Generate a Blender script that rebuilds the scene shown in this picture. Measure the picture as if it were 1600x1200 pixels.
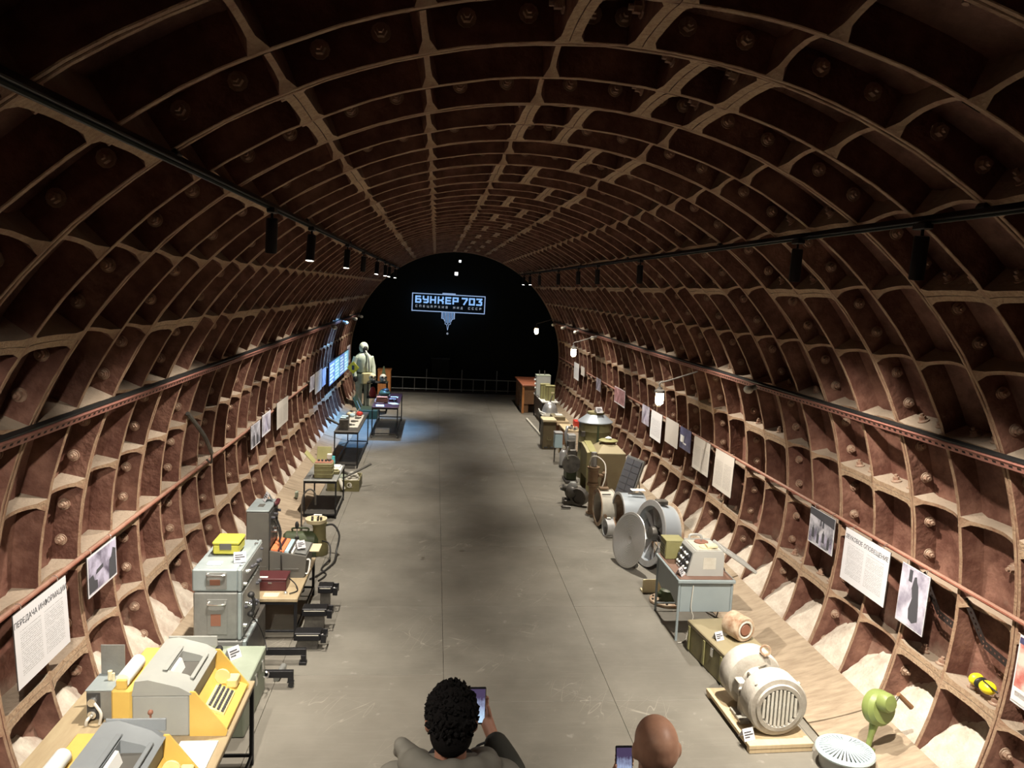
import bpy, bmesh, math, random
from mathutils import Vector, Matrix
rnd = random.Random(7)
PI = math.pi
sc = bpy.context.scene
COL = sc.collection
for _o in list(bpy.data.objects): bpy.data.objects.remove(_o)

# ------------------------------------------------------------------ camera, world, exposure
R = 3.2            # inner radius of the tunnel ribs
AZ = 1.2843        # height of the tunnel axis over the floor
D0, S = 3.5674, 0.57975   # y of rib 0 and rib spacing
W = 2 * S
YEND = D0 + 36 * S
YFLOOR = 25.78
cam_d = bpy.data.cameras.new('camera'); cam = bpy.data.objects.new('camera', cam_d); COL.objects.link(cam)
cam_d.sensor_width = 36; cam_d.lens = 1250 / 1600 * 36; cam_d.clip_start = 0.02; cam_d.clip_end = 200
def aim_camera(loc, yaw, pitch, roll):
    cy, sy, cp, sp = math.cos(yaw), math.sin(yaw), math.cos(pitch), math.sin(pitch)
    f = Vector((sy * cp, cy * cp, -sp)); r = Vector((cy, -sy, 0)); u = r.cross(f)
    c, s = math.cos(roll), math.sin(roll)
    r2 = c * r + s * u; u2 = -s * r + c * u
    m = Matrix((r2, u2, -f)).transposed().to_4x4(); m.translation = loc
    cam.matrix_world = m
aim_camera(Vector((-0.6826, 0, 3.42)), 0.09932, 0.11769, 0.042)
sc.camera = cam
w = bpy.data.worlds.new('world'); sc.world = w; w.use_nodes = True
w.node_tree.nodes['Background'].inputs[0].default_value = (0.02, 0.018, 0.016, 1)
w.node_tree.nodes['Background'].inputs[1].default_value = 0.3
sc.view_settings.view_transform = 'Standard'; sc.view_settings.look = 'None'
sc.view_settings.gamma = 1; sc.view_settings.use_curve_mapping = False
sc.view_settings.exposure = 0.0
sc.cycles.max_bounces = 4; sc.cycles.diffuse_bounces = 3; sc.cycles.glossy_bounces = 2; sc.cycles.transmission_bounces = 3
sc.cycles.use_adaptive_sampling = True; sc.cycles.adaptive_threshold = 0.09; sc.cycles.adaptive_min_samples = 20; sc.cycles.use_denoising = True
LAMP_W = 580.0      # watts of one track spotlight
LAMP_COL = (1.0, 0.91, 0.78)

# ------------------------------------------------------------------ materials
MATS = {}
def mat(name, c, rough=0.6, metal=0.0, c2=None, scale=6.0, bump=0.0, bscale=40.0, dust=None, dust_amt=0.7, emit=None, estr=0.0, stretch=None, spec=0.4, alpha=None, trans=0.0, contrast=(0.35, 0.65)):
    if name in MATS: return MATS[name]
    m = bpy.data.materials.new(name); m.use_nodes = True
    nt = m.node_tree; N = nt.nodes; L = nt.links
    p = N['Principled BSDF']
    p.inputs['Base Color'].default_value = (*c, 1); p.inputs['Roughness'].default_value = rough
    p.inputs['Metallic'].default_value = metal; p.inputs['Specular IOR Level'].default_value = spec
    if trans: p.inputs['Transmission Weight'].default_value = trans
    if alpha is not None: p.inputs['Alpha'].default_value = alpha
    tc = N.new('ShaderNodeTexCoord'); mp = N.new('ShaderNodeMapping'); L.new(tc.outputs['Object'], mp.inputs[0])
    if stretch: mp.inputs['Scale'].default_value = stretch
    out = None
    if c2 is not None:
        n = N.new('ShaderNodeTexNoise'); n.inputs['Scale'].default_value = scale; n.inputs['Detail'].default_value = 6
        n.inputs['Roughness'].default_value = 0.62
        L.new(mp.outputs[0], n.inputs['Vector'])
        r = N.new('ShaderNodeMapRange'); r.inputs[1].default_value, r.inputs[2].default_value = contrast
        L.new(n.outputs['Fac'], r.inputs[0])
        mx = N.new('ShaderNodeMix'); mx.data_type = 'RGBA'
        mx.inputs[6].default_value = (*c, 1); mx.inputs[7].default_value = (*c2, 1)
        L.new(r.outputs[0], mx.inputs[0]); out = mx.outputs[2]
    if dust is not None:      # settled dust lies on faces that look up
        g = N.new('ShaderNodeNewGeometry'); sx = N.new('ShaderNodeSeparateXYZ'); L.new(g.outputs['Normal'], sx.inputs[0])
        n2 = N.new('ShaderNodeTexNoise'); n2.inputs['Scale'].default_value = 9; n2.inputs['Detail'].default_value = 5
        L.new(tc.outputs['Object'], n2.inputs['Vector'])
        ad = N.new('ShaderNodeMath'); ad.operation = 'MULTIPLY_ADD'; ad.inputs[1].default_value = 0.5; ad.inputs[2].default_value = -0.25
        L.new(n2.outputs['Fac'], ad.inputs[0])
        a2 = N.new('ShaderNodeMath'); a2.operation = 'ADD'; L.new(sx.outputs[2], a2.inputs[0]); L.new(ad.outputs[0], a2.inputs[1])
        rr = N.new('ShaderNodeMapRange'); rr.inputs[1].default_value = 0.15; rr.inputs[2].default_value = 0.75; rr.inputs[4].default_value = dust_amt
        L.new(a2.outputs[0], rr.inputs[0])
        m2 = N.new('ShaderNodeMix'); m2.data_type = 'RGBA'; L.new(rr.outputs[0], m2.inputs[0])
        if out is not None: L.new(out, m2.inputs[6])
        else: m2.inputs[6].default_value = (*c, 1)
        m2.inputs[7].default_value = (*dust, 1); out = m2.outputs[2]
    if out is not None: L.new(out, p.inputs['Base Color'])
    if bump:
        n3 = N.new('ShaderNodeTexNoise'); n3.inputs['Scale'].default_value = bscale; n3.inputs['Detail'].default_value = 4
        L.new(mp.outputs[0], n3.inputs['Vector'])
        b = N.new('ShaderNodeBump'); b.inputs['Strength'].default_value = bump; b.inputs['Distance'].default_value = 0.01
        L.new(n3.outputs['Fac'], b.inputs['Height']); L.new(b.outputs[0], p.inputs['Normal'])
    if emit is not None:
        p.inputs['Emission Color'].default_value = (*emit, 1); p.inputs['Emission Strength'].default_value = estr
    if emit is not None and name not in ('bulb', 'bulkhead_glow', 'glow'): m.cycles.emission_sampling = 'NONE'
    MATS[name] = m
    return m
DUST = (0.33, 0.27, 0.205)
mat('lining_paint', (0.105, 0.042, 0.029), 0.62, c2=(0.230, 0.115, 0.082), scale=5.0, contrast=(0.40, 0.68), bump=0.9, bscale=24, dust=DUST, dust_amt=0.85)
mat('lining_edge', (0.31, 0.21, 0.135), 0.7, c2=(0.20, 0.095, 0.06), scale=11, bump=0.8, bscale=50, dust=DUST, dust_amt=0.6, contrast=(0.4, 0.75))
mat('lining_joint', (0.36, 0.255, 0.165), 0.8, c2=(0.24, 0.15, 0.095), scale=34, bump=1.0, bscale=60, dust=DUST, dust_amt=0.6, contrast=(0.4, 0.7))
mat('bolt_iron', (0.22, 0.11, 0.075), 0.55, c2=(0.36, 0.25, 0.18), scale=14, bump=0.4, dust=DUST, dust_amt=0.6)
mat('fill', (0.58, 0.53, 0.45), 0.95, c2=(0.40, 0.325, 0.265), scale=5, bump=1.0, bscale=30)
mat('plywood', (0.37, 0.295, 0.21), 0.75, c2=(0.255, 0.195, 0.135), scale=3, bump=0.25, bscale=30, stretch=(1.5, 6, 1.5))
mat('black', (0.012, 0.012, 0.012), 0.5)
mat('void', (0.018, 0.021, 0.02), 0.95, spec=0.05)
mat('black_metal', (0.016, 0.016, 0.018), 0.42, 0.3)
mat('red_pipe', (0.23, 0.07, 0.045), 0.55, c2=(0.30, 0.13, 0.09), scale=8, dust=DUST, dust_amt=0.4)
mat('tray_pink', (0.27, 0.115, 0.09), 0.6, c2=(0.20, 0.085, 0.065), scale=5)
mat('tray_dark', (0.02, 0.012, 0.01), 0.8)
mat('paper', (0.68, 0.67, 0.70), 0.6, c2=(0.62, 0.61, 0.64), scale=2)
mat('paper_grey', (0.56, 0.52, 0.47), 0.6, c2=(0.50, 0.46, 0.42), scale=2)
mat('ink', (0.06, 0.06, 0.07), 0.7)
mat('ink_pale', (0.50, 0.49, 0.50), 0.7)
mat('ink_red', (0.55, 0.10, 0.09), 0.7)
mat('foam', (0.05, 0.04, 0.037), 0.8)
mat('yellow', (0.72, 0.50, 0.13), 0.45, c2=(0.66, 0.44, 0.11), scale=4)
mat('yellow_pale', (0.80, 0.68, 0.33), 0.45)
mat('lime_box', (0.50, 0.46, 0.055), 0.5, c2=(0.42, 0.40, 0.06), scale=9)
mat('safety_yellow', (0.85, 0.70, 0.02), 0.35)
mat('hood_grey', (0.36, 0.37, 0.345), 0.5, c2=(0.32, 0.33, 0.315), scale=3)
mat('hood_blue', (0.245, 0.265, 0.28), 0.5, c2=(0.215, 0.235, 0.25), scale=3)
mat('steel_grey', (0.30, 0.305, 0.29), 0.42, 0.35, c2=(0.24, 0.245, 0.235), scale=7, bump=0.1, bscale=60)
mat('steel_top', (0.37, 0.42, 0.43), 0.42, 0.3, c2=(0.31, 0.36, 0.37), scale=6)
mat('chrome', (0.75, 0.75, 0.73), 0.22, 0.9)
mat('console_grey', (0.125, 0.12, 0.105), 0.5, c2=(0.105, 0.10, 0.09), scale=5)
mat('olive', (0.175, 0.155, 0.07), 0.5, c2=(0.135, 0.12, 0.055), scale=6, dust=(0.5, 0.46, 0.28), dust_amt=0.4)
mat('olive_light', (0.29, 0.275, 0.125), 0.5, c2=(0.25, 0.235, 0.10), scale=6)
mat('olive_khaki', (0.175, 0.14, 0.08), 0.5, c2=(0.145, 0.115, 0.066), scale=5, dust=(0.46, 0.40, 0.25), dust_amt=0.5)
mat('desk_inlay', (0.20, 0.115, 0.085), 0.5)
mat('green_dark', (0.075, 0.095, 0.045), 0.45, c2=(0.05, 0.065, 0.035), scale=6)
mat('green_bright', (0.20, 0.25, 0.075), 0.42)
mat('green_pale', (0.30, 0.34, 0.27), 0.5, c2=(0.25, 0.29, 0.225), scale=4)
mat('maroon', (0.085, 0.022, 0.025), 0.4)
mat('red', (0.52, 0.05, 0.035), 0.45)
mat('orange', (0.80, 0.24, 0.10), 0.5)
mat('cream', (0.72, 0.64, 0.42), 0.6)
mat('white', (0.80, 0.80, 0.77), 0.5)
mat('offwhite', (0.62, 0.60, 0.53), 0.5, c2=(0.52, 0.49, 0.42), scale=8)
mat('sky_plastic', (0.45, 0.60, 0.66), 0.4)
mat('teal', (0.08, 0.42, 0.45), 0.4)
mat('tan_wood', (0.40, 0.32, 0.20), 0.55, c2=(0.35, 0.27, 0.165), scale=4, stretch=(8, 1, 1))
mat('pale_ply', (0.62, 0.49, 0.31), 0.65, c2=(0.54, 0.42, 0.26), scale=4, stretch=(8, 1, 1))
mat('orange_wood', (0.56, 0.24, 0.085), 0.35, c2=(0.45, 0.18, 0.06), scale=3, stretch=(6, 6, 1))
mat('red_wood', (0.40, 0.14, 0.075), 0.4, c2=(0.32, 0.11, 0.06), scale=3, stretch=(6, 1, 6))
mat('brown_wood', (0.24, 0.13, 0.065), 0.5, c2=(0.18, 0.095, 0.05), scale=3)
mat('leatherette', (0.26, 0.115, 0.075), 0.5)
mat('desk_blue', (0.30, 0.35, 0.365), 0.45, c2=(0.27, 0.32, 0.335), scale=3)
mat('recorder', (0.45, 0.45, 0.425), 0.45, c2=(0.41, 0.41, 0.39), scale=3)
mat('recorder_panel', (0.05, 0.05, 0.05), 0.4)
mat('motor_grey', (0.38, 0.355, 0.305), 0.6, c2=(0.27, 0.24, 0.20), scale=7, bump=0.3, dust=(0.66, 0.63, 0.58), dust_amt=0.55)
mat('motor_dark', (0.10, 0.095, 0.085), 0.6)
mat('rust_cream', (0.60, 0.49, 0.36), 0.6, c2=(0.30, 0.17, 0.10), scale=9)
mat('galv', (0.52, 0.53, 0.54), 0.38, 0.5, c2=(0.42, 0.42, 0.42), scale=6)
mat('galv_disc', (0.46, 0.46, 0.45), 0.35, 0.6)
mat('galv_blue', (0.42, 0.47, 0.52), 0.4, 0.4)
mat('gunmetal', (0.07, 0.065, 0.06), 0.45, 0.4, c2=(0.14, 0.13, 0.115), scale=10)
mat('brass_brown', (0.30, 0.21, 0.135), 0.5, 0.3, c2=(0.20, 0.13, 0.08), scale=8)
mat('fan_blue', (0.50, 0.60, 0.625), 0.5, c2=(0.44, 0.54, 0.565), scale=5)
mat('solar', (0.115, 0.115, 0.125), 0.3)
mat('suit', (0.55, 0.60, 0.50), 0.6, c2=(0.40, 0.47, 0.36), scale=7, bump=0.4, bscale=14)
mat('suit_yellow', (0.55, 0.47, 0.24), 0.6)
mat('rubber', (0.02, 0.02, 0.02), 0.5)
mat('rubber_grey', (0.34, 0.35, 0.31), 0.5)
mat('skin', (0.50, 0.28, 0.19), 0.5, c2=(0.37, 0.19, 0.125), scale=9)
mat('skin_dark', (0.34, 0.17, 0.115), 0.55, c2=(0.29, 0.14, 0.095), scale=9)
mat('hair', (0.008, 0.007, 0.007), 0.85, spec=0.12, bump=0.5, bscale=70)
mat('jacket', (0.155, 0.145, 0.125), 0.8, c2=(0.125, 0.118, 0.10), scale=5, bump=0.3, bscale=12)
mat('jacket_dark', (0.03, 0.03, 0.024), 0.8, bump=0.3, bscale=12)
mat('cloth_black', (0.012, 0.012, 0.014), 0.8)
mat('trousers', (0.02, 0.022, 0.03), 0.8)
mat('phone_body', (0.012, 0.012, 0.014), 0.25)
mat('cord', (0.018, 0.017, 0.016), 0.5)
mat('cord_white', (0.62, 0.60, 0.54), 0.5)
mat('glow', (1, 1, 1), 0.5, emit=(1.0, 0.93, 0.82), estr=14)
mat('bulb', (1, 1, 1), 0.5, emit=(1.0, 0.80, 0.48), estr=38)
mat('bulkhead_glow', (1, 1, 1), 0.5, emit=(1.0, 0.82, 0.55), estr=5)
mat('sign_letter', (0.1, 0.1, 0.1), 0.8, emit=(0.27, 0.52, 0.95), estr=0.95)
mat('sign_line', (0.1, 0.1, 0.1), 0.8, emit=(0.35, 0.50, 0.80), estr=0.75)
mat('sign_small', (0.1, 0.1, 0.1), 0.8, emit=(0.50, 0.58, 0.70), estr=0.5)
mat('led', (1, 1, 1), 0.5, emit=(1, 1, 1), estr=2.0)
mat('screen_cyan', (0.1, 0.1, 0.1), 0.4, emit=(0.20, 0.62, 0.85), estr=0.75)
mat('screen_white', (0.1, 0.1, 0.1), 0.4, emit=(0.62, 0.90, 1.0), estr=1.05)
mat('screen_blue', (0.1, 0.1, 0.1), 0.4, emit=(0.16, 0.30, 0.85), estr=0.7)
mat('glass', (1, 1, 1), 0.05, trans=1.0)

def photo_mat(name, dark, light, scale, tint=None):
    return mat(name, dark, 0.35, c2=light, scale=scale, contrast=(0.38, 0.60))
photo_mat('photo_violet', (0.10, 0.085, 0.13), (0.50, 0.47, 0.62), 5.5)
photo_mat('photo_grey', (0.12, 0.12, 0.15), (0.55, 0.54, 0.60), 6.5)
photo_mat('photo_snow', (0.26, 0.24, 0.31), (0.58, 0.56, 0.66), 5)
photo_mat('photo_red', (0.16, 0.05, 0.06), (0.48, 0.28, 0.30), 8)
photo_mat('photo_blue', (0.035, 0.035, 0.09), (0.10, 0.10, 0.20), 5)
photo_mat('photo_colour', (0.50, 0.13, 0.11), (0.68, 0.55, 0.48), 7)

def floor_material():
    m = bpy.data.materials.new('floor_board'); m.use_nodes = True
    nt = m.node_tree; N = nt.nodes; L = nt.links; p = N['Principled BSDF']
    g = N.new('ShaderNodeNewGeometry')
    def noise(scale, det=6, vec=None, rough=0.6):
        n = N.new('ShaderNodeTexNoise'); n.inputs['Scale'].default_value = scale; n.inputs['Detail'].default_value = det
        n.inputs['Roughness'].default_value = rough; L.new(vec or g.outputs['Position'], n.inputs['Vector']); return n.outputs['Fac']
    def rng(x, a, b, lo=0, hi=1):
        r = N.new('ShaderNodeMapRange'); r.inputs[1].default_value = a; r.inputs[2].default_value = b; r.inputs[3].default_value = lo; r.inputs[4].default_value = hi
        L.new(x, r.inputs[0]); return r.outputs[0]
    def mixc(f, a, b):
        x = N.new('ShaderNodeMix'); x.data_type = 'RGBA'; L.new(f, x.inputs[0])
        for i, v in ((6, a), (7, b)):
            if isinstance(v, tuple): x.inputs[i].default_value = (*v, 1)
            else: L.new(v, x.inputs[i])
        return x.outputs[2]
    base = mixc(rng(noise(1.1), 0.35, 0.65), (0.150, 0.140, 0.118), (0.212, 0.199, 0.170))
    oi = N.new('ShaderNodeObjectInfo')
    base = mixc(rng(oi.outputs['Random'], 0, 1, 0, 0.3), base, (0.19, 0.17, 0.14))
    mp = N.new('ShaderNodeMapping'); mp.inputs['Scale'].default_value = (1.2, 14, 1); L.new(g.outputs['Position'], mp.inputs[0])
    base = mixc(rng(noise(2.2, 5, mp.outputs[0]), 0.52, 0.8, 0, 0.22), base, (0.29, 0.275, 0.24))
    base = mixc(rng(noise(5.5, 3), 0.66, 0.74, 0, 0.55), base, (0.34, 0.325, 0.29))
    for rot, s in ((0.5, 1.7), (-0.9, 2.2), (1.9, 1.9)):          # long scuffs in several directions
        q0 = N.new('ShaderNodeMapping'); q0.inputs['Rotation'].default_value = (0, 0, rot); L.new(g.outputs['Position'], q0.inputs[0])
        q = N.new('ShaderNodeMapping'); q.inputs['Scale'].default_value = (0.35, 3.0, 1); L.new(q0.outputs[0], q.inputs[0])
        v = N.new('ShaderNodeTexNoise'); v.inputs['Scale'].default_value = s; v.inputs['Detail'].default_value = 1.0; L.new(q.outputs[0], v.inputs['Vector'])
        ab = N.new('ShaderNodeMath'); ab.operation = 'SUBTRACT'; ab.inputs[1].default_value = 0.5; L.new(v.outputs['Fac'], ab.inputs[0])
        a2 = N.new('ShaderNodeMath'); a2.operation = 'ABSOLUTE'; L.new(ab.outputs[0], a2.inputs[0])
        line = rng(a2.outputs[0], 0.0, 0.004, 1, 0)
        msk = rng(noise(0.9, 2), 0.53, 0.62)
        mu = N.new('ShaderNodeMath'); mu.operation = 'MULTIPLY'; L.new(line, mu.inputs[0]); L.new(msk, mu.inputs[1])
        m3 = N.new('ShaderNodeMath'); m3.operation = 'MULTIPLY'; m3.inputs[1].default_value = 0.36; L.new(mu.outputs[0], m3.inputs[0])
        base = mixc(m3.outputs[0], base, (0.50, 0.47, 0.40))
    base = mixc(rng(noise(3.1, 2), 0.73, 0.76, 0, 0.6), base, (0.06, 0.045, 0.03))
    L.new(base, p.inputs['Base Color'])
    L.new(rng(noise(3), 0.3, 0.7, 0.42, 0.62), p.inputs['Roughness']); p.inputs['Specular IOR Level'].default_value = 0.35
    b = N.new('ShaderNodeBump'); b.inputs['Strength'].default_value = 0.12; b.inputs['Distance'].default_value = 0.01
    L.new(noise(14), b.inputs['Height']); L.new(b.outputs[0], p.inputs['Normal'])
    MATS['floor_board'] = m
floor_material()

def text_mat(name, paper, ink, cols, lines):
    # print of a text panel: two columns of unreadable lines under a title
    m = bpy.data.materials.new(name); m.use_nodes = True
    nt = m.node_tree; N = nt.nodes; L = nt.links; p = N['Principled BSDF']; p.inputs['Roughness'].default_value = 0.55
    tc = N.new('ShaderNodeTexCoord'); sp = N.new('ShaderNodeSeparateXYZ'); L.new(tc.outputs['Generated'], sp.inputs[0])
    def op(o, a, b=None, c=None):
        n = N.new('ShaderNodeMath'); n.operation = o
        for i, v in enumerate((a, b, c)):
            if v is None: continue
            if isinstance(v, (int, float)): n.inputs[i].default_value = v
            else: L.new(v, n.inputs[i])
        return n.outputs[0]
    u, v = sp.outputs[1], sp.outputs[2]
    inx = op('MULTIPLY', op('GREATER_THAN', u, 0.09), op('LESS_THAN', u, 0.91))
    if cols == 2: inx = op('MULTIPLY', inx, op('GREATER_THAN', op('ABSOLUTE', op('SUBTRACT', u, 0.5)), 0.03))
    iny = op('MULTIPLY', op('GREATER_THAN', v, 0.12), op('LESS_THAN', v, 0.74))
    gap = op('GREATER_THAN', op('FRACT', op('MULTIPLY', v, 4.3)), 0.09)
    row = op('GREATER_THAN', op('FRACT', op('MULTIPLY', v, lines)), 0.5)
    nz = N.new('ShaderNodeTexNoise'); nz.inputs['Scale'].default_value = 1.0; nz.inputs['Detail'].default_value = 0
    mp = N.new('ShaderNodeMapping'); mp.inputs['Scale'].default_value = (1, 60, lines); L.new(tc.outputs['Generated'], mp.inputs[0]); L.new(mp.outputs[0], nz.inputs['Vector'])
    wd = op('GREATER_THAN', nz.outputs['Fac'], 0.40)
    f = op('MULTIPLY', op('MULTIPLY', op('MULTIPLY', inx, iny), op('MULTIPLY', gap, row)), wd)
    mx = N.new('ShaderNodeMix'); mx.data_type = 'RGBA'; mx.inputs[6].default_value = (*paper, 1); mx.inputs[7].default_value = (*ink, 1)
    L.new(f, mx.inputs[0]); L.new(mx.outputs[2], p.inputs['Base Color'])
    MATS[name] = m
text_mat('text_white', (0.66, 0.655, 0.69), (0.42, 0.42, 0.44), 2, 34)
text_mat('text_white1', (0.70, 0.69, 0.70), (0.42, 0.42, 0.44), 1, 26)
text_mat('text_grey', (0.57, 0.53, 0.48), (0.38, 0.35, 0.32), 2, 30)

# ------------------------------------------------------------------ mesh helpers
class MB:
    def __init__(s): s.v = []; s.f = []; s.m = []; s.M = None; s.slot = 0
    def add(s, vs, fs):
        o = len(s.v)
        if s.M is not None: vs = [tuple(s.M @ Vector(p)) for p in vs]
        s.v += [tuple(p) for p in vs]
        for f in fs: s.f.append(tuple(i + o for i in f)); s.m.append(s.slot)
        return s
    def box(s, c, d, b=0.0):
        x, y, z = c; hx, hy, hz = d[0] / 2, d[1] / 2, d[2] / 2
        b = min(b, hx * .9, hy * .9, hz * .9)
        if b <= 0:
            vs = [(x + i * hx, y + j * hy, z + k * hz) for i in (-1, 1) for j in (-1, 1) for k in (-1, 1)]
            return s.add(vs, [(0, 1, 3, 2), (4, 6, 7, 5), (0, 4, 5, 1), (2, 3, 7, 6), (0, 2, 6, 4), (1, 5, 7, 3)])
        vs = []; idx = {}
        for i in (-1, 1):
            for j in (-1, 1):
                for k in (-1, 1):
                    for a in range(3):
                        q = [i * (hx - b), j * (hy - b), k * (hz - b)]; q[a] = (i * hx, j * hy, k * hz)[a]
                        idx[i, j, k, a] = len(vs); vs.append((x + q[0], y + q[1], z + q[2]))
        fs = []
        for a in range(3):
            b1, b2 = (a + 1) % 3, (a + 2) % 3
            for sg in (-1, 1):
                def ky(p, q, a_=a):
                    t = [0, 0, 0]; t[a] = sg; t[b1] = p; t[b2] = q; return idx[t[0], t[1], t[2], a_]
                f = [ky(-1, -1), ky(1, -1), ky(1, 1), ky(-1, 1)]
                fs.append(f if sg > 0 else f[::-1])
            for p in (-1, 1):
                for q in (-1, 1):
                    def kk(e, ax):
                        t = [0, 0, 0]; t[a] = e; t[b1] = p; t[b2] = q; return idx[t[0], t[1], t[2], ax]
                    f = [kk(-1, b1), kk(1, b1), kk(1, b2), kk(-1, b2)]
                    fs.append(f if p * q < 0 else f[::-1])
        for i in (-1, 1):
            for j in (-1, 1):
                for k in (-1, 1):
                    f = [idx[i, j, k, 0], idx[i, j, k, 1], idx[i, j, k, 2]]
                    fs.append(f if i * j * k > 0 else f[::-1])
        return s.add(vs, fs)
    def bx(s, x0, x1, y0, y1, z0, z1, b=0.0):
        return s.box(((x0 + x1) / 2, (y0 + y1) / 2, (z0 + z1) / 2), (x1 - x0, y1 - y0, z1 - z0), b)
    def cyl(s, p0, p1, r0, r1=None, n=16, cap=True):
        if r1 is None: r1 = r0
        p0, p1 = Vector(p0), Vector(p1); d = (p1 - p0).normalized()
        a = d.orthogonal().normalized(); b = d.cross(a)
        vs = []
        for p, r in ((p0, r0), (p1, r1)):
            for i in range(n):
                t = 2 * PI * i / n; vs.append(p + a * (r * math.cos(t)) + b * (r * math.sin(t)))
        fs = [(i, (i + 1) % n, n + (i + 1) % n, n + i) for i in range(n)]
        if cap: fs += [tuple(range(n))[::-1], tuple(range(n, 2 * n))]
        return s.add(vs, fs)
    def tube(s, pts, r, n=8, cap=True):
        pts = [Vector(p) for p in pts]; vs = []
        if len(pts) > 2 and not isinstance(r, (list, tuple)):      # round the bends
            q = [pts[0]] + pts + [pts[-1]]; out = []
            for i in range(1, len(q) - 2):
                for j in range(5):
                    t = j / 5; a, b, c, d = q[i - 1], q[i], q[i + 1], q[i + 2]
                    out.append(0.5 * (2 * b + (c - a) * t + (2 * a - 5 * b + 4 * c - d) * t * t + (3 * b - a - 3 * c + d) * t ** 3))
            pts = out + [pts[-1]]
        k = len(pts)
        up = None
        for i, p in enumerate(pts):
            d = (pts[min(i + 1, k - 1)] - pts[max(i - 1, 0)]).normalized()
            a = d.orthogonal().normalized() if up is None else (up - d * up.dot(d)).normalized()
            up = a; b = d.cross(a); rr = r[i] if isinstance(r, (list, tuple)) else r
            vs += [p + a * (rr * math.cos(2 * PI * j / n)) + b * (rr * math.sin(2 * PI * j / n)) for j in range(n)]
        fs = [(i * n + j, i * n + (j + 1) % n, (i + 1) * n + (j + 1) % n, (i + 1) * n + j) for i in range(k - 1) for j in range(n)]
        if cap: fs += [tuple(range(n))[::-1], tuple(range((k - 1) * n, k * n))]
        return s.add(vs, fs)
    def lathe(s, prof, n=24, o=(0, 0, 0), ax=(0, 0, 1), closed=False):
        # prof: list of (radius, height along ax)
        o = Vector(o); d = Vector(ax).normalized(); a = d.orthogonal().normalized(); b = d.cross(a)
        vs = []
        for r, h in prof:
            for i in range(n):
                t = 2 * PI * i / n; vs.append(o + d * h + a * (r * math.cos(t)) + b * (r * math.sin(t)))
        k = len(prof); fs = []
        rows = k if closed else k - 1
        for i in range(rows):
            i2 = (i + 1) % k
            for j in range(n): fs.append((i * n + j, i * n + (j + 1) % n, i2 * n + (j + 1) % n, i2 * n + j))
        return s.add(vs, fs)
    def prism(s, poly, axis, a0, a1):
        # polygon in the two other axes (cyclic order), extruded along axis from a0 to a1
        n = len(poly); vs = []
        for a in (a0, a1):
            for (u, v) in poly:
                q = [0, 0, 0]; q[axis] = a; q[(axis + 1) % 3] = u; q[(axis + 2) % 3] = v; vs.append(q)
        fs = [(i, (i + 1) % n, n + (i + 1) % n, n + i) for i in range(n)] + [tuple(range(n))[::-1], tuple(range(n, 2 * n))]
        return s.add(vs, fs)
    def ball(s, c, r, n=12, m=8):
        rx, ry, rz = (r, r, r) if isinstance(r, (int, float)) else r
        vs = [(c[0], c[1], c[2] + rz)]
        for i in range(1, m):
            t = PI * i / m
            vs += [(c[0] + rx * math.sin(t) * math.cos(2 * PI * j / n), c[1] + ry * math.sin(t) * math.sin(2 * PI * j / n), c[2] + rz * math.cos(t)) for j in range(n)]
        vs.append((c[0], c[1], c[2] - rz)); L = len(vs) - 1
        fs = [(0, 1 + j, 1 + (j + 1) % n) for j in range(n)]
        for i in range(m - 2):
            fs += [(1 + i * n + j, 1 + (i + 1) * n + j, 1 + (i + 1) * n + (j + 1) % n, 1 + i * n + (j + 1) % n) for j in range(n)]
        fs += [(L, 1 + (m - 2) * n + (j + 1) % n, 1 + (m - 2) * n + j) for j in range(n)]
        return s.add(vs, fs)
    def mesh(s, name, mats, smooth=True, angle=35):
        me = bpy.data.meshes.new(name); me.from_pydata(s.v, [], s.f)
        for m_ in (mats if isinstance(mats, (list, tuple)) else [mats]): me.materials.append(MATS[m_])
        if any(s.m): me.polygons.foreach_set('material_index', s.m)
        bm = bmesh.new(); bm.from_mesh(me); bmesh.ops.recalc_face_normals(bm, faces=bm.faces); bm.to_mesh(me); bm.free()
        if smooth:
            me.shade_smooth(); me.set_sharp_from_angle(angle=math.radians(angle))
        me.update(); return me
def link(name, me, parent=None, loc=None):
    o = bpy.data.objects.new(name, me); COL.objects.link(o)
    if parent is not None: o.parent = parent
    if loc is not None: o.location = loc
    return o
def part(name, mb, mats, parent, label=None, **k):
    o = link(name, mb.mesh(name, mats, **k), parent)
    if label: o['label'] = label
    return o
def tag(o, label, cat, group=None):
    o['label'] = label; o['category'] = cat
    if group: o['group'] = group
    return o
def thing(name, label, cat, loc=(0, 0, 0), rz=0.0, group=None):
    o = bpy.data.objects.new(name, None); COL.objects.link(o); o.empty_display_size = 0.1
    o.location = loc; o.rotation_euler = (0, 0, rz)
    return tag(o, label, cat, group)
def solo(name, mb, mats, label, cat, loc=(0, 0, 0), rz=0.0, group=None, **k):
    o = link(name, mb.mesh(name, mats, **k)); o.location = loc; o.rotation_euler = (0, 0, rz)
    return tag(o, label, cat, group)
def struct(name, mb, mats, parent=None, **k):
    o = link(name, mb.mesh(name, mats, **k), parent)
    if parent is None: o['kind'] = 'structure'
    return o
def cyl_pt(th, r, y):
    t = math.radians(th); return (r * math.cos(t), y, AZ + r * math.sin(t))

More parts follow.
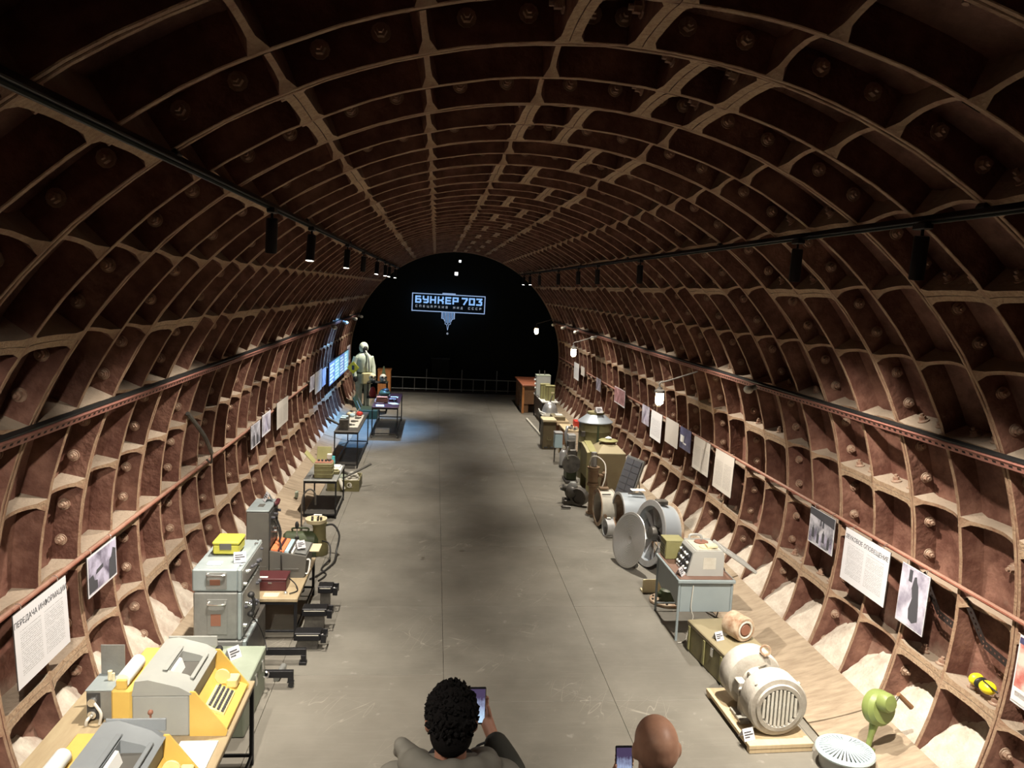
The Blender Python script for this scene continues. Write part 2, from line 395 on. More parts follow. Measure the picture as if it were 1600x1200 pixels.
# ------------------------------------------------------------------ the setting: tunnel lining
DEP = 0.21      # depth of the ribs
def arc_block(mb, t0, t1, r0, r1, y0, y1, n, edge_slot=1, jit=0.0, ch=0.004):
    # rib: arc with rectangular section, inner edge chamfered
    sec = [(r1, y0), (r1, y1), (r0 + ch, y1), (r0, y1 - ch), (r0, y0 + ch), (r0 + ch, y0)]
    vs = []
    for i in range(n + 1):
        t = t0 + (t1 - t0) * i / n; j = rnd.uniform(-jit, jit)
        for k, (r, y) in enumerate(sec):
            rr = r + (j if k >= 2 else 0); vs.append((rr * math.cos(t), y, rr * math.sin(t)))
    m = len(sec)
    for k in range(m):
        mb.slot = edge_slot if k in (2, 3, 4) else 0
        fs = [(i * m + k, i * m + (k + 1) % m, (i + 1) * m + (k + 1) % m, (i + 1) * m + k) for i in range(n)]
        mb.add(vs, fs) if k == 0 else None
        if k > 0:
            o = len(mb.v) - len(vs)
            for f in fs: mb.f.append(tuple(a + o for a in f)); mb.m.append(mb.slot)
    o = len(mb.v) - len(vs); mb.slot = 0
    mb.f.append(tuple(o + k for k in range(m))); mb.m.append(0)
    mb.f.append(tuple(o + n * m + k for k in range(m))[::-1]); mb.m.append(0)
def web(mb, t, y0, y1, th, sag, edge_slot, flare, side=0, n=10):
    # rib between two ring flanges along the tunnel, its inner edge hollowed in an arc, its root flared at both ends
    vs = []; m = 4
    for i in range(n + 1):
        u = i / n; y = y0 + (y1 - y0) * u
        e = min(u, 1 - u) * (y1 - y0)
        r0 = R + sag * (1 - (2 * u - 1) ** 2) ** 0.8 + rnd.uniform(-0.002, 0.002)
        w = th / 2 + flare * math.exp(-e / 0.022)
        lo, hi = -w, w
        if side > 0: lo, hi = 0.002, 2 * w
        if side < 0: lo, hi = -2 * w, -0.002
        for (r, x) in ((R + DEP, lo), (R + DEP, hi), (r0, hi), (r0, lo)):
            tt = t + x / R; vs.append((r * math.cos(tt), y, r * math.sin(tt)))
    o = len(mb.v); mb.slot = 0; mb.add(vs, [])
    for k in range(m):
        sl = edge_slot if k == 2 else 0
        for i in range(n):
            mb.f.append((o + i * m + k, o + i * m + (k + 1) % m, o + (i + 1) * m + (k + 1) % m, o + (i + 1) * m + k)); mb.m.append(sl)
def lining_mesh(span, cells):
    mb = MB(); sp = math.radians(span); na = 4 * cells; FT = 0.026
    arc_block(mb, 0, sp, R, R + DEP, 0.003, FT + 0.003, na, jit=0.003)
    arc_block(mb, 0, sp, R, R + DEP, W - FT - 0.003, W - 0.003, na, jit=0.003)
    arc_block(mb, 0, sp, R, R + DEP, S - 0.017, S + 0.017, na, jit=0.003)
    for i in range(cells + 1):
        t = sp * i / cells
        for a, b in ((FT, S - 0.015), (S + 0.015, W - FT)):
            if i == 0: web(mb, t, a, b, 0.042, 0.018, 2, 0.012, 1)
            elif i == cells: web(mb, t, a, b, 0.042, 0.018, 2, 0.012, -1)
            else: web(mb, t, a, b, 0.026, 0.085, 1, 0.03)
    # curved back plate, hollowed towards the middle of every cell
    mb.slot = 0; vs = []; ys = []
    for a, b in ((0.0, S), (S, W)):
        for k in range(7): ys.append((a + (b - a) * k / 6, k / 6))
    nt = 8 * cells
    for i in range(nt + 1):
        t = sp * i / nt; uc = (i / nt * cells) % 1.0
        for y, u in ys:
            r = R + 0.165 + 0.05 * (1 - (2 * u - 1) ** 4) * (1 - (2 * uc - 1) ** 6 * 0.6)
            vs.append((r * math.cos(t), y, r * math.sin(t)))
    m = len(ys); fs = []
    for i in range(nt):
        for j in range(m - 1):
            if j == 6: continue
            fs.append((i * m + j, i * m + j + 1, (i + 1) * m + j + 1, (i + 1) * m + j))
    mb.add(vs, fs)
    me = mb.mesh('lining_segment', ['lining_paint', 'lining_edge', 'lining_joint'], angle=40)
    return me
def bolt_mesh():
    mb = MB()
    mb.cyl((0, 0, 0), (0, 0, 0.008), 0.042, n=14); mb.cyl((0, 0, 0.008), (0, 0, 0.014), 0.032, 0.028, n=12)
    mb.cyl((0, 0, 0.012), (0, 0, 0.04), 0.026, n=6); mb.cyl((0, 0, 0.04), (0, 0, 0.06), 0.014, n=8)
    return mb.mesh('bolt', 'bolt_iron')
SEG, KEY, SEGC = 32.6, 5.7, 3
seg_variants = [lining_mesh(SEG, SEGC) for _ in range(3)]; key_mesh = lining_mesh(KEY, 1)
bolt_me = bolt_mesh()
def bolt_spots(span, cells, rr):
    # (theta in rad, r, y, direction) in the segment's own frame
    out = []; sp = math.radians(span)
    for i in range(cells):
        tc = sp * (i + 0.5) / cells; dw = sp / cells
        for yy, d in ((W - 0.03, (0, -1, 0)),):
            out.append((tc - dw * 0.22, R + 0.115, yy, 'y')); out.append((tc + dw * 0.2, R + 0.115, yy, 'y'))
        if cells > 1 and i == 1: out.append((tc + dw * 0.05, R + 0.20, S * 0.5 if i % 2 else S * 1.5, 'r'))
    for yy in (S * 0.3, S * 0.68, S * 1.32, S * 1.7): out.append((0.046 / R, R + 0.11, yy, 't'))
    return out
def bolt_matrix(sp):
    t, r, y, d = sp
    rad = Vector((math.cos(t), 0, math.sin(t))); tan = Vector((-math.sin(t), 0, math.cos(t)))
    z = {'y': Vector((0, -1, 0)), 'r': -rad, 't': tan}[d]
    x = z.orthogonal().normalized(); yv = z.cross(x)
    m = Matrix((x, yv, z)).transposed().to_4x4(); m.translation = rad * r + Vector((0, y, 0)); return m
def bolts_joined(span, cells):
    mb = MB()
    for s_ in bolt_spots(span, cells, 0):
        mb.M = bolt_matrix(s_)
        mb.cyl((0, 0, 0), (0, 0, 0.008), 0.042, n=10); mb.cyl((0, 0, 0.006), (0, 0, 0.04), 0.026, n=6); mb.cyl((0, 0, 0.04), (0, 0, 0.06), 0.014, n=6)
    return mb.mesh('flange_bolts', 'bolt_iron')
bolts_seg, bolts_key = bolts_joined(SEG, SEGC), bolts_joined(KEY, 1)
def shell(t0, t1):
    mb = MB(); n = 24; vs = []
    for i in range(n + 1):
        t = math.radians(t0 + (t1 - t0) * i / n)
        for r, y in ((R + 0.23, -2.6), (R + 0.23, YEND), (R + 0.33, YEND), (R + 0.33, -2.6)):
            vs.append((r * math.cos(t), y, AZ + r * math.sin(t)))
    fs = [(i * 4 + k, i * 4 + (k + 1) % 4, (i + 1) * 4 + (k + 1) % 4, (i + 1) * 4 + k) for i in range(n) for k in range(4)]
    return mb.add(vs, fs)
wall_left = struct('wall_left', shell(147, 212), 'lining_paint'); wall_right = struct('wall_right', shell(-32, 43), 'lining_paint'); ceiling = struct('ceiling', shell(43, 147), 'lining_paint')
wall_left['label'] = 'left side of the ribbed rust-red cast-iron tunnel lining'; wall_right['label'] = 'right side of the ribbed rust-red cast-iron tunnel lining'
ceiling['label'] = 'vaulted crown of the ribbed cast-iron tunnel lining'
LAY = {1: [(86.9, KEY)] + [(92.6 + SEG * i, SEG) for i in range(4)] + [(86.9 - SEG * (i + 1), SEG) for i in range(4)],
       0: [(75.9, KEY)] + [(81.6 + SEG * i, SEG) for i in range(4)] + [(75.9 - SEG * (i + 1), SEG) for i in range(3)]}
for j in range(-4, 18):
    yr = D0 + W * j
    for a, span in LAY[j % 2]:
        mid = a + span / 2
        par = wall_left if mid > 147 else wall_right if mid < 43 else ceiling
        key = span == KEY
        o = link('lining_segment', key_mesh if key else seg_variants[rnd.randrange(3)], par, (0, yr, AZ)); o.rotation_euler.y = -math.radians(a)
        if j < -1: continue
        if 0 <= j <= 2 and not key and -20 < mid < 200:
            for s_ in bolt_spots(span, SEGC, 0):
                b = link('bolt', bolt_me, o); b.matrix_local = bolt_matrix(s_)
        else:
            b = link('flange_bolts', bolts_key if key else bolts_seg, o); b['kind'] = 'stuff'

# rubble and cement packed into the lowest cells, boarded kerb below it
def fill_mesh(side, seed):
    r_ = random.Random(seed); mb = MB(); nu, nv = 12, 10; vs = []
    bump = [[r_.uniform(-0.012, 0.012) for _ in range(nv + 1)] for _ in range(nu + 1)]
    peak = r_.uniform(0.3, 0.7)
    for i in range(nu + 1):
        u = i / nu; y = 0.02 + (S - 0.04) * u
        top = -13.2 - 3.2 * abs(u - peak) * 1.3 + r_.uniform(-0.3, 0.3)
        for j in range(nv + 1):
            v = j / nv
            th = top + (-21.5 - top) * v
            r = R + 0.20 * (1 - v) ** 1.25 + 0.01 + bump[i][j]
            t = math.radians(th); vs.append((side * r * math.cos(t), y, r * math.sin(t)))
    m = nv + 1
    mb.add(vs, [(i * m + j, i * m + j + 1, (i + 1) * m + j + 1, (i + 1) * m + j) for i in range(nu) for j in range(nv)])
    return mb.mesh('cement_fill', 'fill', angle=80)
for side, wl in ((-1, wall_left), (1, wall_right)):
    var = [fill_mesh(side, 11 * k + side) for k in range(6)]
    for k in range(-4, 36): link('cement_fill', var[rnd.randrange(6)], wl, (0, D0 + k * S, AZ))
    mb = MB(); base = MB().bx(side * 2.5 - 0.02, side * 2.5 + 0.02, -2.4, YEND, -0.03, 0.0)
    kerb = struct('baseboard_left' if side < 0 else 'baseboard_right', base, 'plywood'); kerb['label'] = 'sloping plywood boards between floor and %s wall' % ('left' if side < 0 else 'right')
    y = -2.4
    while y < YEND - 0.05:
        ln = min(rnd.choice([1.25, 1.5, 1.52]), YEND - y); pm = MB(); vs = []; n = 8; lift = rnd.uniform(0, 0.012)
        for yy in (y + 0.006, y + ln - 0.006):
            for i in range(n + 1):
                u = i / n; x = 2.44 + (2.995 - 2.44) * u; z = 0.012 + lift + 0.138 * (0.65 * u + 0.35 * u * u)
                vs.append((side * x, yy, z)); vs.append((side * (x + 0.008), yy, z - 0.02))
        m = 2 * (n + 1); fs = []
        for i in range(n):
            a = 2 * i
            fs += [(a, a + 2, m + a + 2, m + a), (a + 1, m + a + 1, m + a + 3, a + 3), (a, a + 1, a + 3, a + 2), (m + a, m + a + 2, m + a + 3, m + a + 1)]
        fs += [(0, m, m + 1, 1), (2 * n, 2 * n + 1, m + 2 * n + 1, m + 2 * n)]
        part('board', pm.add(vs, fs), 'plywood', kerb); y += ln

# floor: painted sheets with open joints
fl = struct('floor', MB().bx(-3.1, 3.1, -2.6, YFLOOR, -0.16, -0.012), 'tray_dark'); fl['label'] = 'grey worn sheet floor running down the tunnel'
def sheets(x0, x1, ph, st):
    y = ph - st * math.ceil((ph + 2.5) / st)
    while y < YFLOOR:
        a, b = max(y, -2.55) + 0.0015, min(y + st, YFLOOR) - 0.0015
        if b - a > 0.05:
            part('floor_sheet', MB().bx(x0 + 0.0015, x1 - 0.0015, a, b, -0.012, -rnd.uniform(0, 0.0012), 0.0015), 'floor_board', fl)
        y += st
sheets(-2.62, -1.95, 6.2, 1.51); sheets(-1.95, -0.51, 6.77, 1.51); sheets(-0.51, 0.93, 6.29, 2.02); sheets(0.93, 2.37, 6.29, 2.02); sheets(2.37, 2.62, 5.6, 2.02)

# the near end behind the visitors and the dark hall past the far end
struct('wall_back', MB().bx(-3.6, 3.6, -2.8, -2.6, -0.2, 4.9), 'lining_paint')
hall = MB(); hall.bx(-4.2, 4.2, 27.3, 27.4, -1.2, 5.4); hall.bx(-4.3, -4.2, YEND, 27.4, -1.2, 5.4); hall.bx(4.2, 4.3, YEND, 27.4, -1.2, 5.4); hall.bx(-4.3, 4.3, YEND, 27.4, 5.3, 5.4); hall.bx(-4.3, 4.3, YFLOOR, 27.4, -1.3, -1.2)
struct('wall_end', hall, 'void')
ring = MB(); n = 72; vs = []
for i in range(n + 1):
    t = math.radians(-28 + 236 * i / n)
    for r, y in ((R + 0.9, YEND + 0.02), (R - 0.02, YEND + 0.02), (R - 0.02, YEND + 0.10), (R + 0.9, YEND + 0.10)):
        vs.append((r * math.cos(t), y, AZ + r * math.sin(t)))
ring.add(vs, [(i * 4 + k, i * 4 + (k + 1) % 4, (i + 1) * 4 + (k + 1) % 4, (i + 1) * 4 + k) for i in range(n) for k in range(4)])
tr = struct('trim_1', ring, 'lining_edge'); tr['label'] = 'plain iron end ring around the dark opening'

# ------------------------------------------------------------------ lighting tracks, cable trays, rails
def bar_along(mb, th, r, y0, y1, w, h):
    # square bar along the tunnel whose top faces the lining
    t = math.radians(th); rad = Vector((math.cos(t), 0, math.sin(t))); tan = Vector((-math.sin(t), 0, math.cos(t)))
    m = Matrix((tan, Vector((0, 1, 0)), rad)).transposed().to_4x4(); m.translation = rad * r + Vector((0, 0, AZ))
    mb.M = m; mb.bx(-w / 2, w / 2, y0, y1, -h / 2, h / 2, 0.004); mb.M = None; return mb
TR_L, TR_R = 124.3, 54.6
lens_lit = {}
def spot_lamp(side, y, lit, label, target, power=1.0, col=None, size=92):
    th = TR_L if side < 0 else TR_R
    base = Vector(cyl_pt(th, R - 0.075, y)); d = (Vector(target) - base).normalized()
    t = thing('track_spotlight', label, 'spotlight', base, 0, 'black spotlights on the lighting tracks')
    part('adapter', MB().box((0, 0, 0.0), (0.05, 0.11, 0.035), 0.004), 'black_metal', t)
    part('bracket', MB().cyl((0, 0, 0), (0, 0, -0.06), 0.009, n=8), 'black_metal', t)
    hd = Vector((0, 0, -0.06)); tilt = Vector((d.x * 0.3, -0.10 if lit else 0.16, -1)).normalized()
    e = hd + tilt * 0.21
    body = MB().lathe([(0.0, -0.012), (0.034, -0.01), (0.038, 0.0), (0.038, 0.215), (0.034, 0.215), (0.03, 0.195)], 20, hd, tilt)
    part('lamp_body', body, 'black_metal', t)
    part('lens', MB().cyl(hd + tilt * 0.196, hd + tilt * 0.2165, 0.0325, n=16), 'glow' if lit else 'steel_grey', t)
    ld = bpy.data.lights.new('spot', 'SPOT'); ld.energy = LAMP_W * power; ld.color = col or LAMP_COL
    ld.spot_size = math.radians(size); ld.spot_blend = 1.0; ld.shadow_soft_size = 0.035
    lo = bpy.data.objects.new('lamp_light', ld); COL.objects.link(lo)
    lo.parent = t; lo.location = e + tilt * 0.03
    lo.rotation_euler = d.to_track_quat('-Z', 'Y').to_euler()
for side, th, nm, y1 in ((-1, TR_L, 'left', 23.6), (1, TR_R, 'right', 23.8)):
    t = thing('lighting_track', 'long black lighting track clamped along the %s shoulder of the vault' % nm, 'lighting track', (0, 0, 0))
    mb = MB(); bar_along(mb, th, R - 0.035, -1.0, y1, 0.036, 0.042); part('rail', mb, 'black_metal', t)
    mb = MB(); bar_along(mb, th, R - 0.058, -1.0, y1, 0.016, 0.008); part('slot', mb, 'void', t)
    for k in range(0, 20, 3):
        mb = MB(); bar_along(mb, th, R - 0.012, D0 + k * W - 0.03, D0 + k * W + 0.03, 0.06, 0.03); part('clamp', mb, 'black_metal', t)
names_l = ['black spotlight on left track nearest the camera, lens turned away', 'black spotlight on left track, first with a lit lens', 'black spotlight on left track, second with a lit lens', 'dark spotlight on left track between two lit ones', 'small lit spotlight far along the left track, before the last', 'last small lit spotlight at the far end of the left track']
for i, y in enumerate((5.45, 7.15, 10.0, 12.2, 15.0, 17.4)):
    spot_lamp(-1, y, i in (1, 2, 4, 5), names_l[i], (-2.5, y + 0.5, 0.3) if i < 5 else (-1.8, 17.4, 0), 1.1 if i < 5 else 0.3)
spot_lamp(-1, 1.2, True, 'spotlight on left track just behind the camera position', (-1.5, 3.6, 0.5), 0.3)
spot_lamp(-1, 1.95, True, 'spotlight on left track just outside the upper left corner', (-2.5, 4.2, 0.5), 1.5)
spot_lamp(-1, 19.0, True, 'tiny far spotlight on left track above the blue display boards', (-2.75, 18.9, 0.6), 3.2, (0.22, 0.50, 1.0), 80)
spot_lamp(-1, 21.6, True, 'extra far spotlight added on left track above the mannequin', (-2.1, 22.6, 0.6), 1.3)  # extra lamp, added to brighten the wooden cabinet at the far left end
names_r = ['big dark spotlight hanging from right track near the right edge', 'second dark spotlight from the right edge on the right track', 'dark spotlight on right track over the big grey fan', 'third small spotlight towards the end of the right track, unlit', 'small dark spotlight on right track above the olive barrel', 'small dark spotlight on right track above the tan cabinet', 'tiny dark spotlight on right track before the two lit ones', 'lit spotlight on right track, second from its far end', 'lit spotlight at the very far end of the right track']
for i, y in enumerate((3.98, 5.42, 9.75, 12.37, 14.07, 16.4, 19.4, 21.4, 22.8)):
    spot_lamp(1, y, i > 6, names_r[i], (2.5, y + (0.5, 1.4, -0.5, 0, 0, 0.4, 0.5, 0.5)[i], 0.3) if i < 8 else (0.6, 21.0, 0), (1.7, 1.6, 1.4, 1, 0.8, 1, 0.9, 0.4, 0.35)[i])
spot_lamp(1, 2.2, True, 'spotlight on right track just outside the upper right corner', (0.7, 4.2, 0.2), 0.55)

def perforated(mb, th, r, y0, y1, hgt):
    # upright strip with punched slots, facing the tunnel middle
    t = math.radians(th); rad = Vector((math.cos(t), 0, math.sin(t))); tan = Vector((-math.sin(t), 0, math.cos(t)))
    if math.cos(t) > 0: pass
    m = Matrix((tan, Vector((0, 1, 0)), rad)).transposed().to_4x4(); m.translation = rad * r + Vector((0, 0, AZ)); mb.M = m
    h = hgt / 2; y = y0; p = 0.075
    while y < y1:
        a, b = y + 0.02, y + 0.055; c, d = (-0.008, 0.008)
        v = [(-h, y, 0), (-h, y + p, 0), (h, y + p, 0), (h, y, 0), (c, a, 0), (c, b, 0), (d, b, 0), (d, a, 0)]
        mb.add(v, [(0, 1, 5, 4), (1, 2, 6, 5), (2, 3, 7, 6), (3, 0, 4, 7)]); y += p
    mb.M = None
for th, nm in ((157.6, 'left'), (21.7, 'right')):
    t = thing('cable_tray', 'pink perforated cable tray with black cable along the %s wall' % nm, 'cable tray')
    mb = MB(); perforated(mb, th, R - 0.050, 0.5, YEND - 0.2, 0.046); part('perforated_strip', mb, 'tray_pink', t, smooth=False)
    mb = MB(); bar_along(mb, th, R - 0.022, 0.5, YEND - 0.2, 0.042, 0.048); part('channel', mb, 'tray_dark', t)
    up = 0.50 if nm == 'right' else -0.50
    mb = MB(); bar_along(mb, th + up, R - 0.03, 0.5, YEND - 0.2, 0.010, 0.055); part('top_lip', mb, 'tray_pink', t)
    mb = MB(); bar_along(mb, th + up * 1.55, R - 0.026, 0.5, YEND - 0.2, 0.020, 0.038); part('cable', mb, 'black', t)
for th, nm in ((178.6, 'left'), (2.2, 'right')):
    mb = MB(); p = cyl_pt(th, R - 0.02, 0)
    mb.cyl((p[0], 0.4, p[2]), (p[0], YEND - 0.1, p[2]), 0.018, n=10)
    solo('hanging_pipe', mb, 'red_pipe', 'thin red pipe from which the %s wall panels hang' % nm, 'pipe')
# bent perforated straps behind the near right panels
for i, (q0, q1, q2, lab) in enumerate((((0.8, 5.78), (-3.9, 5.60), (-4.3, 5.35), 'bent perforated strap beside the long-coat photo'), ((0.6, 5.27), (-4.0, 5.08), (-4.7, 4.77), 'bent perforated strap next to the yellow ear defenders'))):
    mb = MB(); a = Vector(cyl_pt(q0[0], R + 0.03, q0[1])); b = Vector(cyl_pt(q1[0], R + 0.08, q1[1])); c = Vector(cyl_pt(q2[0], R + 0.08, q2[1]))
    for p, q in ((a, b), (b, c)):
        d = (q - p).normalized(); x = Vector((1, 0, 0)); yv = d.cross(x).normalized(); n = int((q - p).length / 0.045) + 1; st = (q - p).length / n
        m = Matrix((d, yv, x)).transposed().to_4x4(); m.translation = p; mb.M = m
        for k in range(n):
            o = k * st
            for z in (0, 0.004):
                v = [(o, -0.028, z), (o + st, -0.028, z), (o + st, 0.028, z), (o, 0.028, z), (o + 0.012, -0.008, z), (o + st - 0.012, -0.008, z), (o + st - 0.012, 0.008, z), (o + 0.012, 0.008, z)]
                mb.add(v, [(0, 1, 5, 4), (1, 2, 6, 5), (2, 3, 7, 6), (3, 0, 4, 7)])
    mb.M = None
    solo('perforated_strap', mb, 'tray_dark', lab, 'strap', smooth=False)

# caged lamps on brackets, small heads on the trays
def cage_lamp(x, y, z, label, s=1.0):
    t = thing('caged_lamp', label, 'lamp', (x, y, z), 0, 'caged bulkhead lamps on the right wall')
    part('globe', MB().lathe([(0.0, -0.10 * s), (0.03 * s, -0.095 * s), (0.052 * s, -0.07 * s), (0.056 * s, -0.03 * s), (0.054 * s, 0.06 * s), (0.045 * s, 0.075 * s)], 18), 'bulb', t)
    part('cap', MB().lathe([(0.0, 0.14 * s), (0.03 * s, 0.14 * s), (0.035 * s, 0.115 * s), (0.066 * s, 0.10 * s), (0.068 * s, 0.065 * s), (0.05 * s, 0.062 * s)], 18), 'gunmetal', t)
    cg = MB()
    for k in range(4):
        a = PI * k / 2 + 0.4; ca, sa = math.cos(a), math.sin(a)
        cg.tube([(0.066 * s * ca, 0.066 * s * sa, 0.065 * s), (0.066 * s * ca, 0.066 * s * sa, -0.06 * s), (0.03 * s * ca, 0.03 * s * sa, -0.112 * s), (0, 0, -0.118 * s)], 0.003 * s, 6)
    part('cage', cg, 'gunmetal', t)
    part('bracket', MB().tube([(0, 0, 0.14 * s), (0, 0, 0.2 * s), (0.12, 0, 0.235 * s), (0.50, 0.02, 0.36)], 0.011, 8), 'gunmetal', t)
cage_lamp(2.30, 10.24, 2.08, 'glowing caged lamp on the right wall, nearest and biggest of three')
cage_lamp(2.30, 16.92, 2.14, 'glowing caged lamp on the right wall, middle of three', 1.0)
cage_lamp(2.26, 23.05, 2.26, 'glowing caged lamp at the dark far end, farthest of three', 1.0)
def tray_head(th, y, label):
    p = Vector(cyl_pt(th, R - 0.155, y)); sx = -1 if p.x > 0 else 1
    t = thing('camera_head', label, 'small fitting', p, 0, 'pale fittings on the cable trays')
    part('base', MB().cyl((-sx * 0.06, 0, 0.02), (0, 0, 0), 0.03, n=12), 'steel_grey', t)
    part('dome', MB().ball((sx * 0.03, -0.02, -0.01), (0.05, 0.07, 0.045)), 'offwhite', t)
for th, y, lab in ((157.0, 17.2, 'pale round fitting on left tray, nearest of four'), (157.0, 19.4, 'pale round fitting on left tray, second of four'), (157.0, 21.6, 'pale round fitting on left tray, third of four'), (157.0, 23.3, 'pale round fitting on left tray, farthest of four'),
                   (22.3, 8.5, 'white capped fitting on right tray, nearest of all'), (22.3, 17.4, 'pale fitting on right tray above the middle caged lamp'), (22.3, 19.6, 'pale fitting on right tray beyond the middle caged lamp'), (22.3, 21.6, 'pale fitting on right tray, second from the far end'), (22.3, 23.4, 'pale fitting on right tray, farthest of all')):
    tray_head(th, y, lab)
# iron bracket jutting from left wall
mb = MB().tube([cyl_pt(166, R - 0.0, 8.15), cyl_pt(171, R - 0.12, 8.5), cyl_pt(175.5, R - 0.14, 8.8)], 0.022, 8); mb.tube([cyl_pt(175.5, R - 0.14, 8.8), cyl_pt(178, R - 0.12, 8.9), cyl_pt(177.8, R - 0.05, 8.98)], 0.012, 6)
solo('wall_hook', mb, 'gunmetal', 'dark iron hook sticking out of left wall under the tray', 'hook')

# two bulkhead lamps on the back wall behind the visitors
for i, x in enumerate((-1.3, 1.3)):
    t = thing('bulkhead_lamp', 'oval bulkhead lamp on the wall behind the camera, %s one' % ('left', 'right')[i], 'lamp', (x, -2.6, 2.3), 0, 'bulkhead lamps behind the camera')
    part('base', MB().lathe([(0.0, 0.0), (0.14, 0.0), (0.14, 0.04), (0.11, 0.05)], 20, (0, 0, 0), (0, 1, 0)), 'gunmetal', t)
    part('globe', MB().ball((0, 0.06, 0), (0.11, 0.07, 0.11), 16, 10), 'bulkhead_glow', t)

# ------------------------------------------------------------------ far end: sign, railing, hall
SY = 27.0
t = thing('projection_sign', 'glowing blue sign БУНКЕР 703 on the dark far wall', 'sign', (-0.235, SY, 2.86))
ang = 0.004
def seg(mb, p, q, w):
    p, q = Vector((p[0], 0, p[1])), Vector((q[0], 0, q[1])); d = (q - p).normalized(); n = Vector((-d.z, 0, d.x)) * (w / 2); e = d * (w / 2)
    v = [p - e - n, q + e - n, q + e + n, p - e + n]
    mb.add([tuple(a + Vector((0, -0.01, 0))) for a in v] + [tuple(a + Vector((0, 0.01, 0))) for a in v], [(0, 1, 2, 3), (7, 6, 5, 4), (0, 4, 5, 1), (1, 5, 6, 2), (2, 6, 7, 3), (3, 7, 4, 0)])
GLY = {  # strokes on a 2 x 3 grid
 'Б': [(0, 0, 0, 3), (0, 3, 1.8, 3), (0, 1.6, 1.7, 1.6), (1.7, 1.6, 2, 1.3), (2, 1.3, 2, .3), (2, .3, 1.7, 0), (1.7, 0, 0, 0)],
 'У': [(0, 3, 0, 1.9), (0, 1.9, .4, 1.5), (.4, 1.5, 2, 1.5), (2, 3, 2, .4), (2, .4, 1.6, 0), (1.6, 0, .4, 0)],
 'Н': [(0, 0, 0, 3), (2, 0, 2, 3), (0, 1.5, 2, 1.5)], 'К': [(0, 0, 0, 3), (0, 1.5, 1.2, 1.5), (1.2, 1.5, 2, 2.2), (2, 2.2, 2, 3), (1.2, 1.5, 2, .8), (2, .8, 2, 0)],
 'Е': [(0, 0, 0, 3), (0, 3, 1.9, 3), (0, 1.5, 1.7, 1.5), (0, 0, 1.9, 0)], 'Р': [(0, 0, 0, 3), (0, 3, 2, 3), (2, 3, 2, 1.3), (2, 1.3, 0, 1.3)],
 '7': [(0, 3, 2, 3), (2, 3, 2, 2.5), (2, 2.5, .8, 0)], '0': [(0, 0, 0, 3), (0, 3, 2, 3), (2, 3, 2, 0), (2, 0, 0, 0)],
 '3': [(0, 3, 2, 3), (2, 3, 1.1, 1.7), (1.1, 1.7, 2, 1.4), (2, 1.4, 2, .3), (2, .3, 1.7, 0), (1.7, 0, 0, 0)],
 'С': [(2, 3, 0, 3), (0, 3, 0, 0), (0, 0, 2, 0)], 'П': [(0, 0, 0, 3), (0, 3, 2, 3), (2, 3, 2, 0)], 'Ц': [(0, 3, 0, 0), (0, 0, 2.3, 0), (2, 3, 2, 0), (2.3, 0, 2.3, -.5)],
 'А': [(0, 0, 0, 3), (0, 3, 2, 3), (2, 3, 2, 0), (0, 1.3, 2, 1.3)], 'Х': [(0, 0, 2, 3), (0, 3, 2, 0)], 'И': [(0, 0, 0, 3), (2, 0, 2, 3), (0, .3, 2, 2.7)],
 'В': [(0, 0, 0, 3), (0, 3, 1.8, 3), (1.8, 3, 1.8, 1.6), (0, 1.6, 2, 1.6), (2, 1.6, 2, 0), (2, 0, 0, 0)], 'М': [(0, 0, 0, 3), (0, 3, 1, 1.6), (1, 1.6, 2, 3), (2, 3, 2, 0)],
 'Д': [(.3, 0, .3, 2.4), (.3, 2.4, .7, 3), (.7, 3, 1.8, 3), (1.8, 3, 1.8, 0), (0, 0, 2.1, 0), (0, 0, 0, -.5), (2.1, 0, 2.1, -.5)]}
def glyph(ch, x, z, gw, gh, wt, m):
    mb = MB()
    for a, b, c, d in GLY[ch]: seg(mb, (x + a / 2 * gw, z + b / 3 * gh), (x + c / 2 * gw, z + d / 3 * gh), wt)
    part('letter', mb, m, t, smooth=False)
fw, fh = 2.42, 0.575
xs = [-1.09, -0.845, -0.60, -0.345, -0.09, 0.15, None, 0.455, 0.70, 0.945]
for ch, x in zip('БУНКЕР 703', xs):
    if x is not None: glyph(ch, x, 0.0, 0.15, 0.19, 0.052, 'sign_letter')
sm = 'СПЕЦАРХИВ МИД СССР'
for i, ch in enumerate(sm):
    if ch != ' ': glyph(ch, -1.09 + i * 0.1255, -0.16, 0.048, 0.06, 0.016, 'sign_small')
mb = MB()
for p, q in (((-fw / 2, -fh / 2), (fw / 2, -fh / 2)), ((fw / 2, -fh / 2), (fw / 2, fh / 2)), ((fw / 2, fh / 2), (-fw / 2, fh / 2)), ((-fw / 2, fh / 2), (-fw / 2, -fh / 2))): seg(mb, p, q, 0.03)
part('sign_frame', mb, 'sign_line', t, smooth=False)
mb = MB(); seg(mb, (-0.2, fh / 2 + 0.035), (0.2, fh / 2 + 0.035), 0.04); part('roof_bar', mb, 'sign_line', t, smooth=False)
for i in range(9):                       # upside-down tower emblem: bars shortening outwards
    x = (i - 4) * 0.048; L_ = 0.40 - abs(i - 4) * 0.045 - (0.03 if abs(i - 4) > 2 else 0)
    mb = MB(); seg(mb, (x, -fh / 2 - 0.01), (x, -fh / 2 - L_), 0.026 if i % 2 == 0 else 0.018); part('tower_bar', mb, 'sign_line' if i % 2 == 0 else 'sign_letter', t, smooth=False)
mb = MB()
pts = [(-0.215, 0), (-0.215, -0.22), (-0.14, -0.235), (-0.12, -0.29), (-0.09, -0.31), (-0.09, -0.40), (-0.035, -0.42), (0, -0.60), (0.035, -0.42), (0.09, -0.40), (0.09, -0.31), (0.12, -0.29), (0.14, -0.235), (0.215, -0.22), (0.215, 0)]
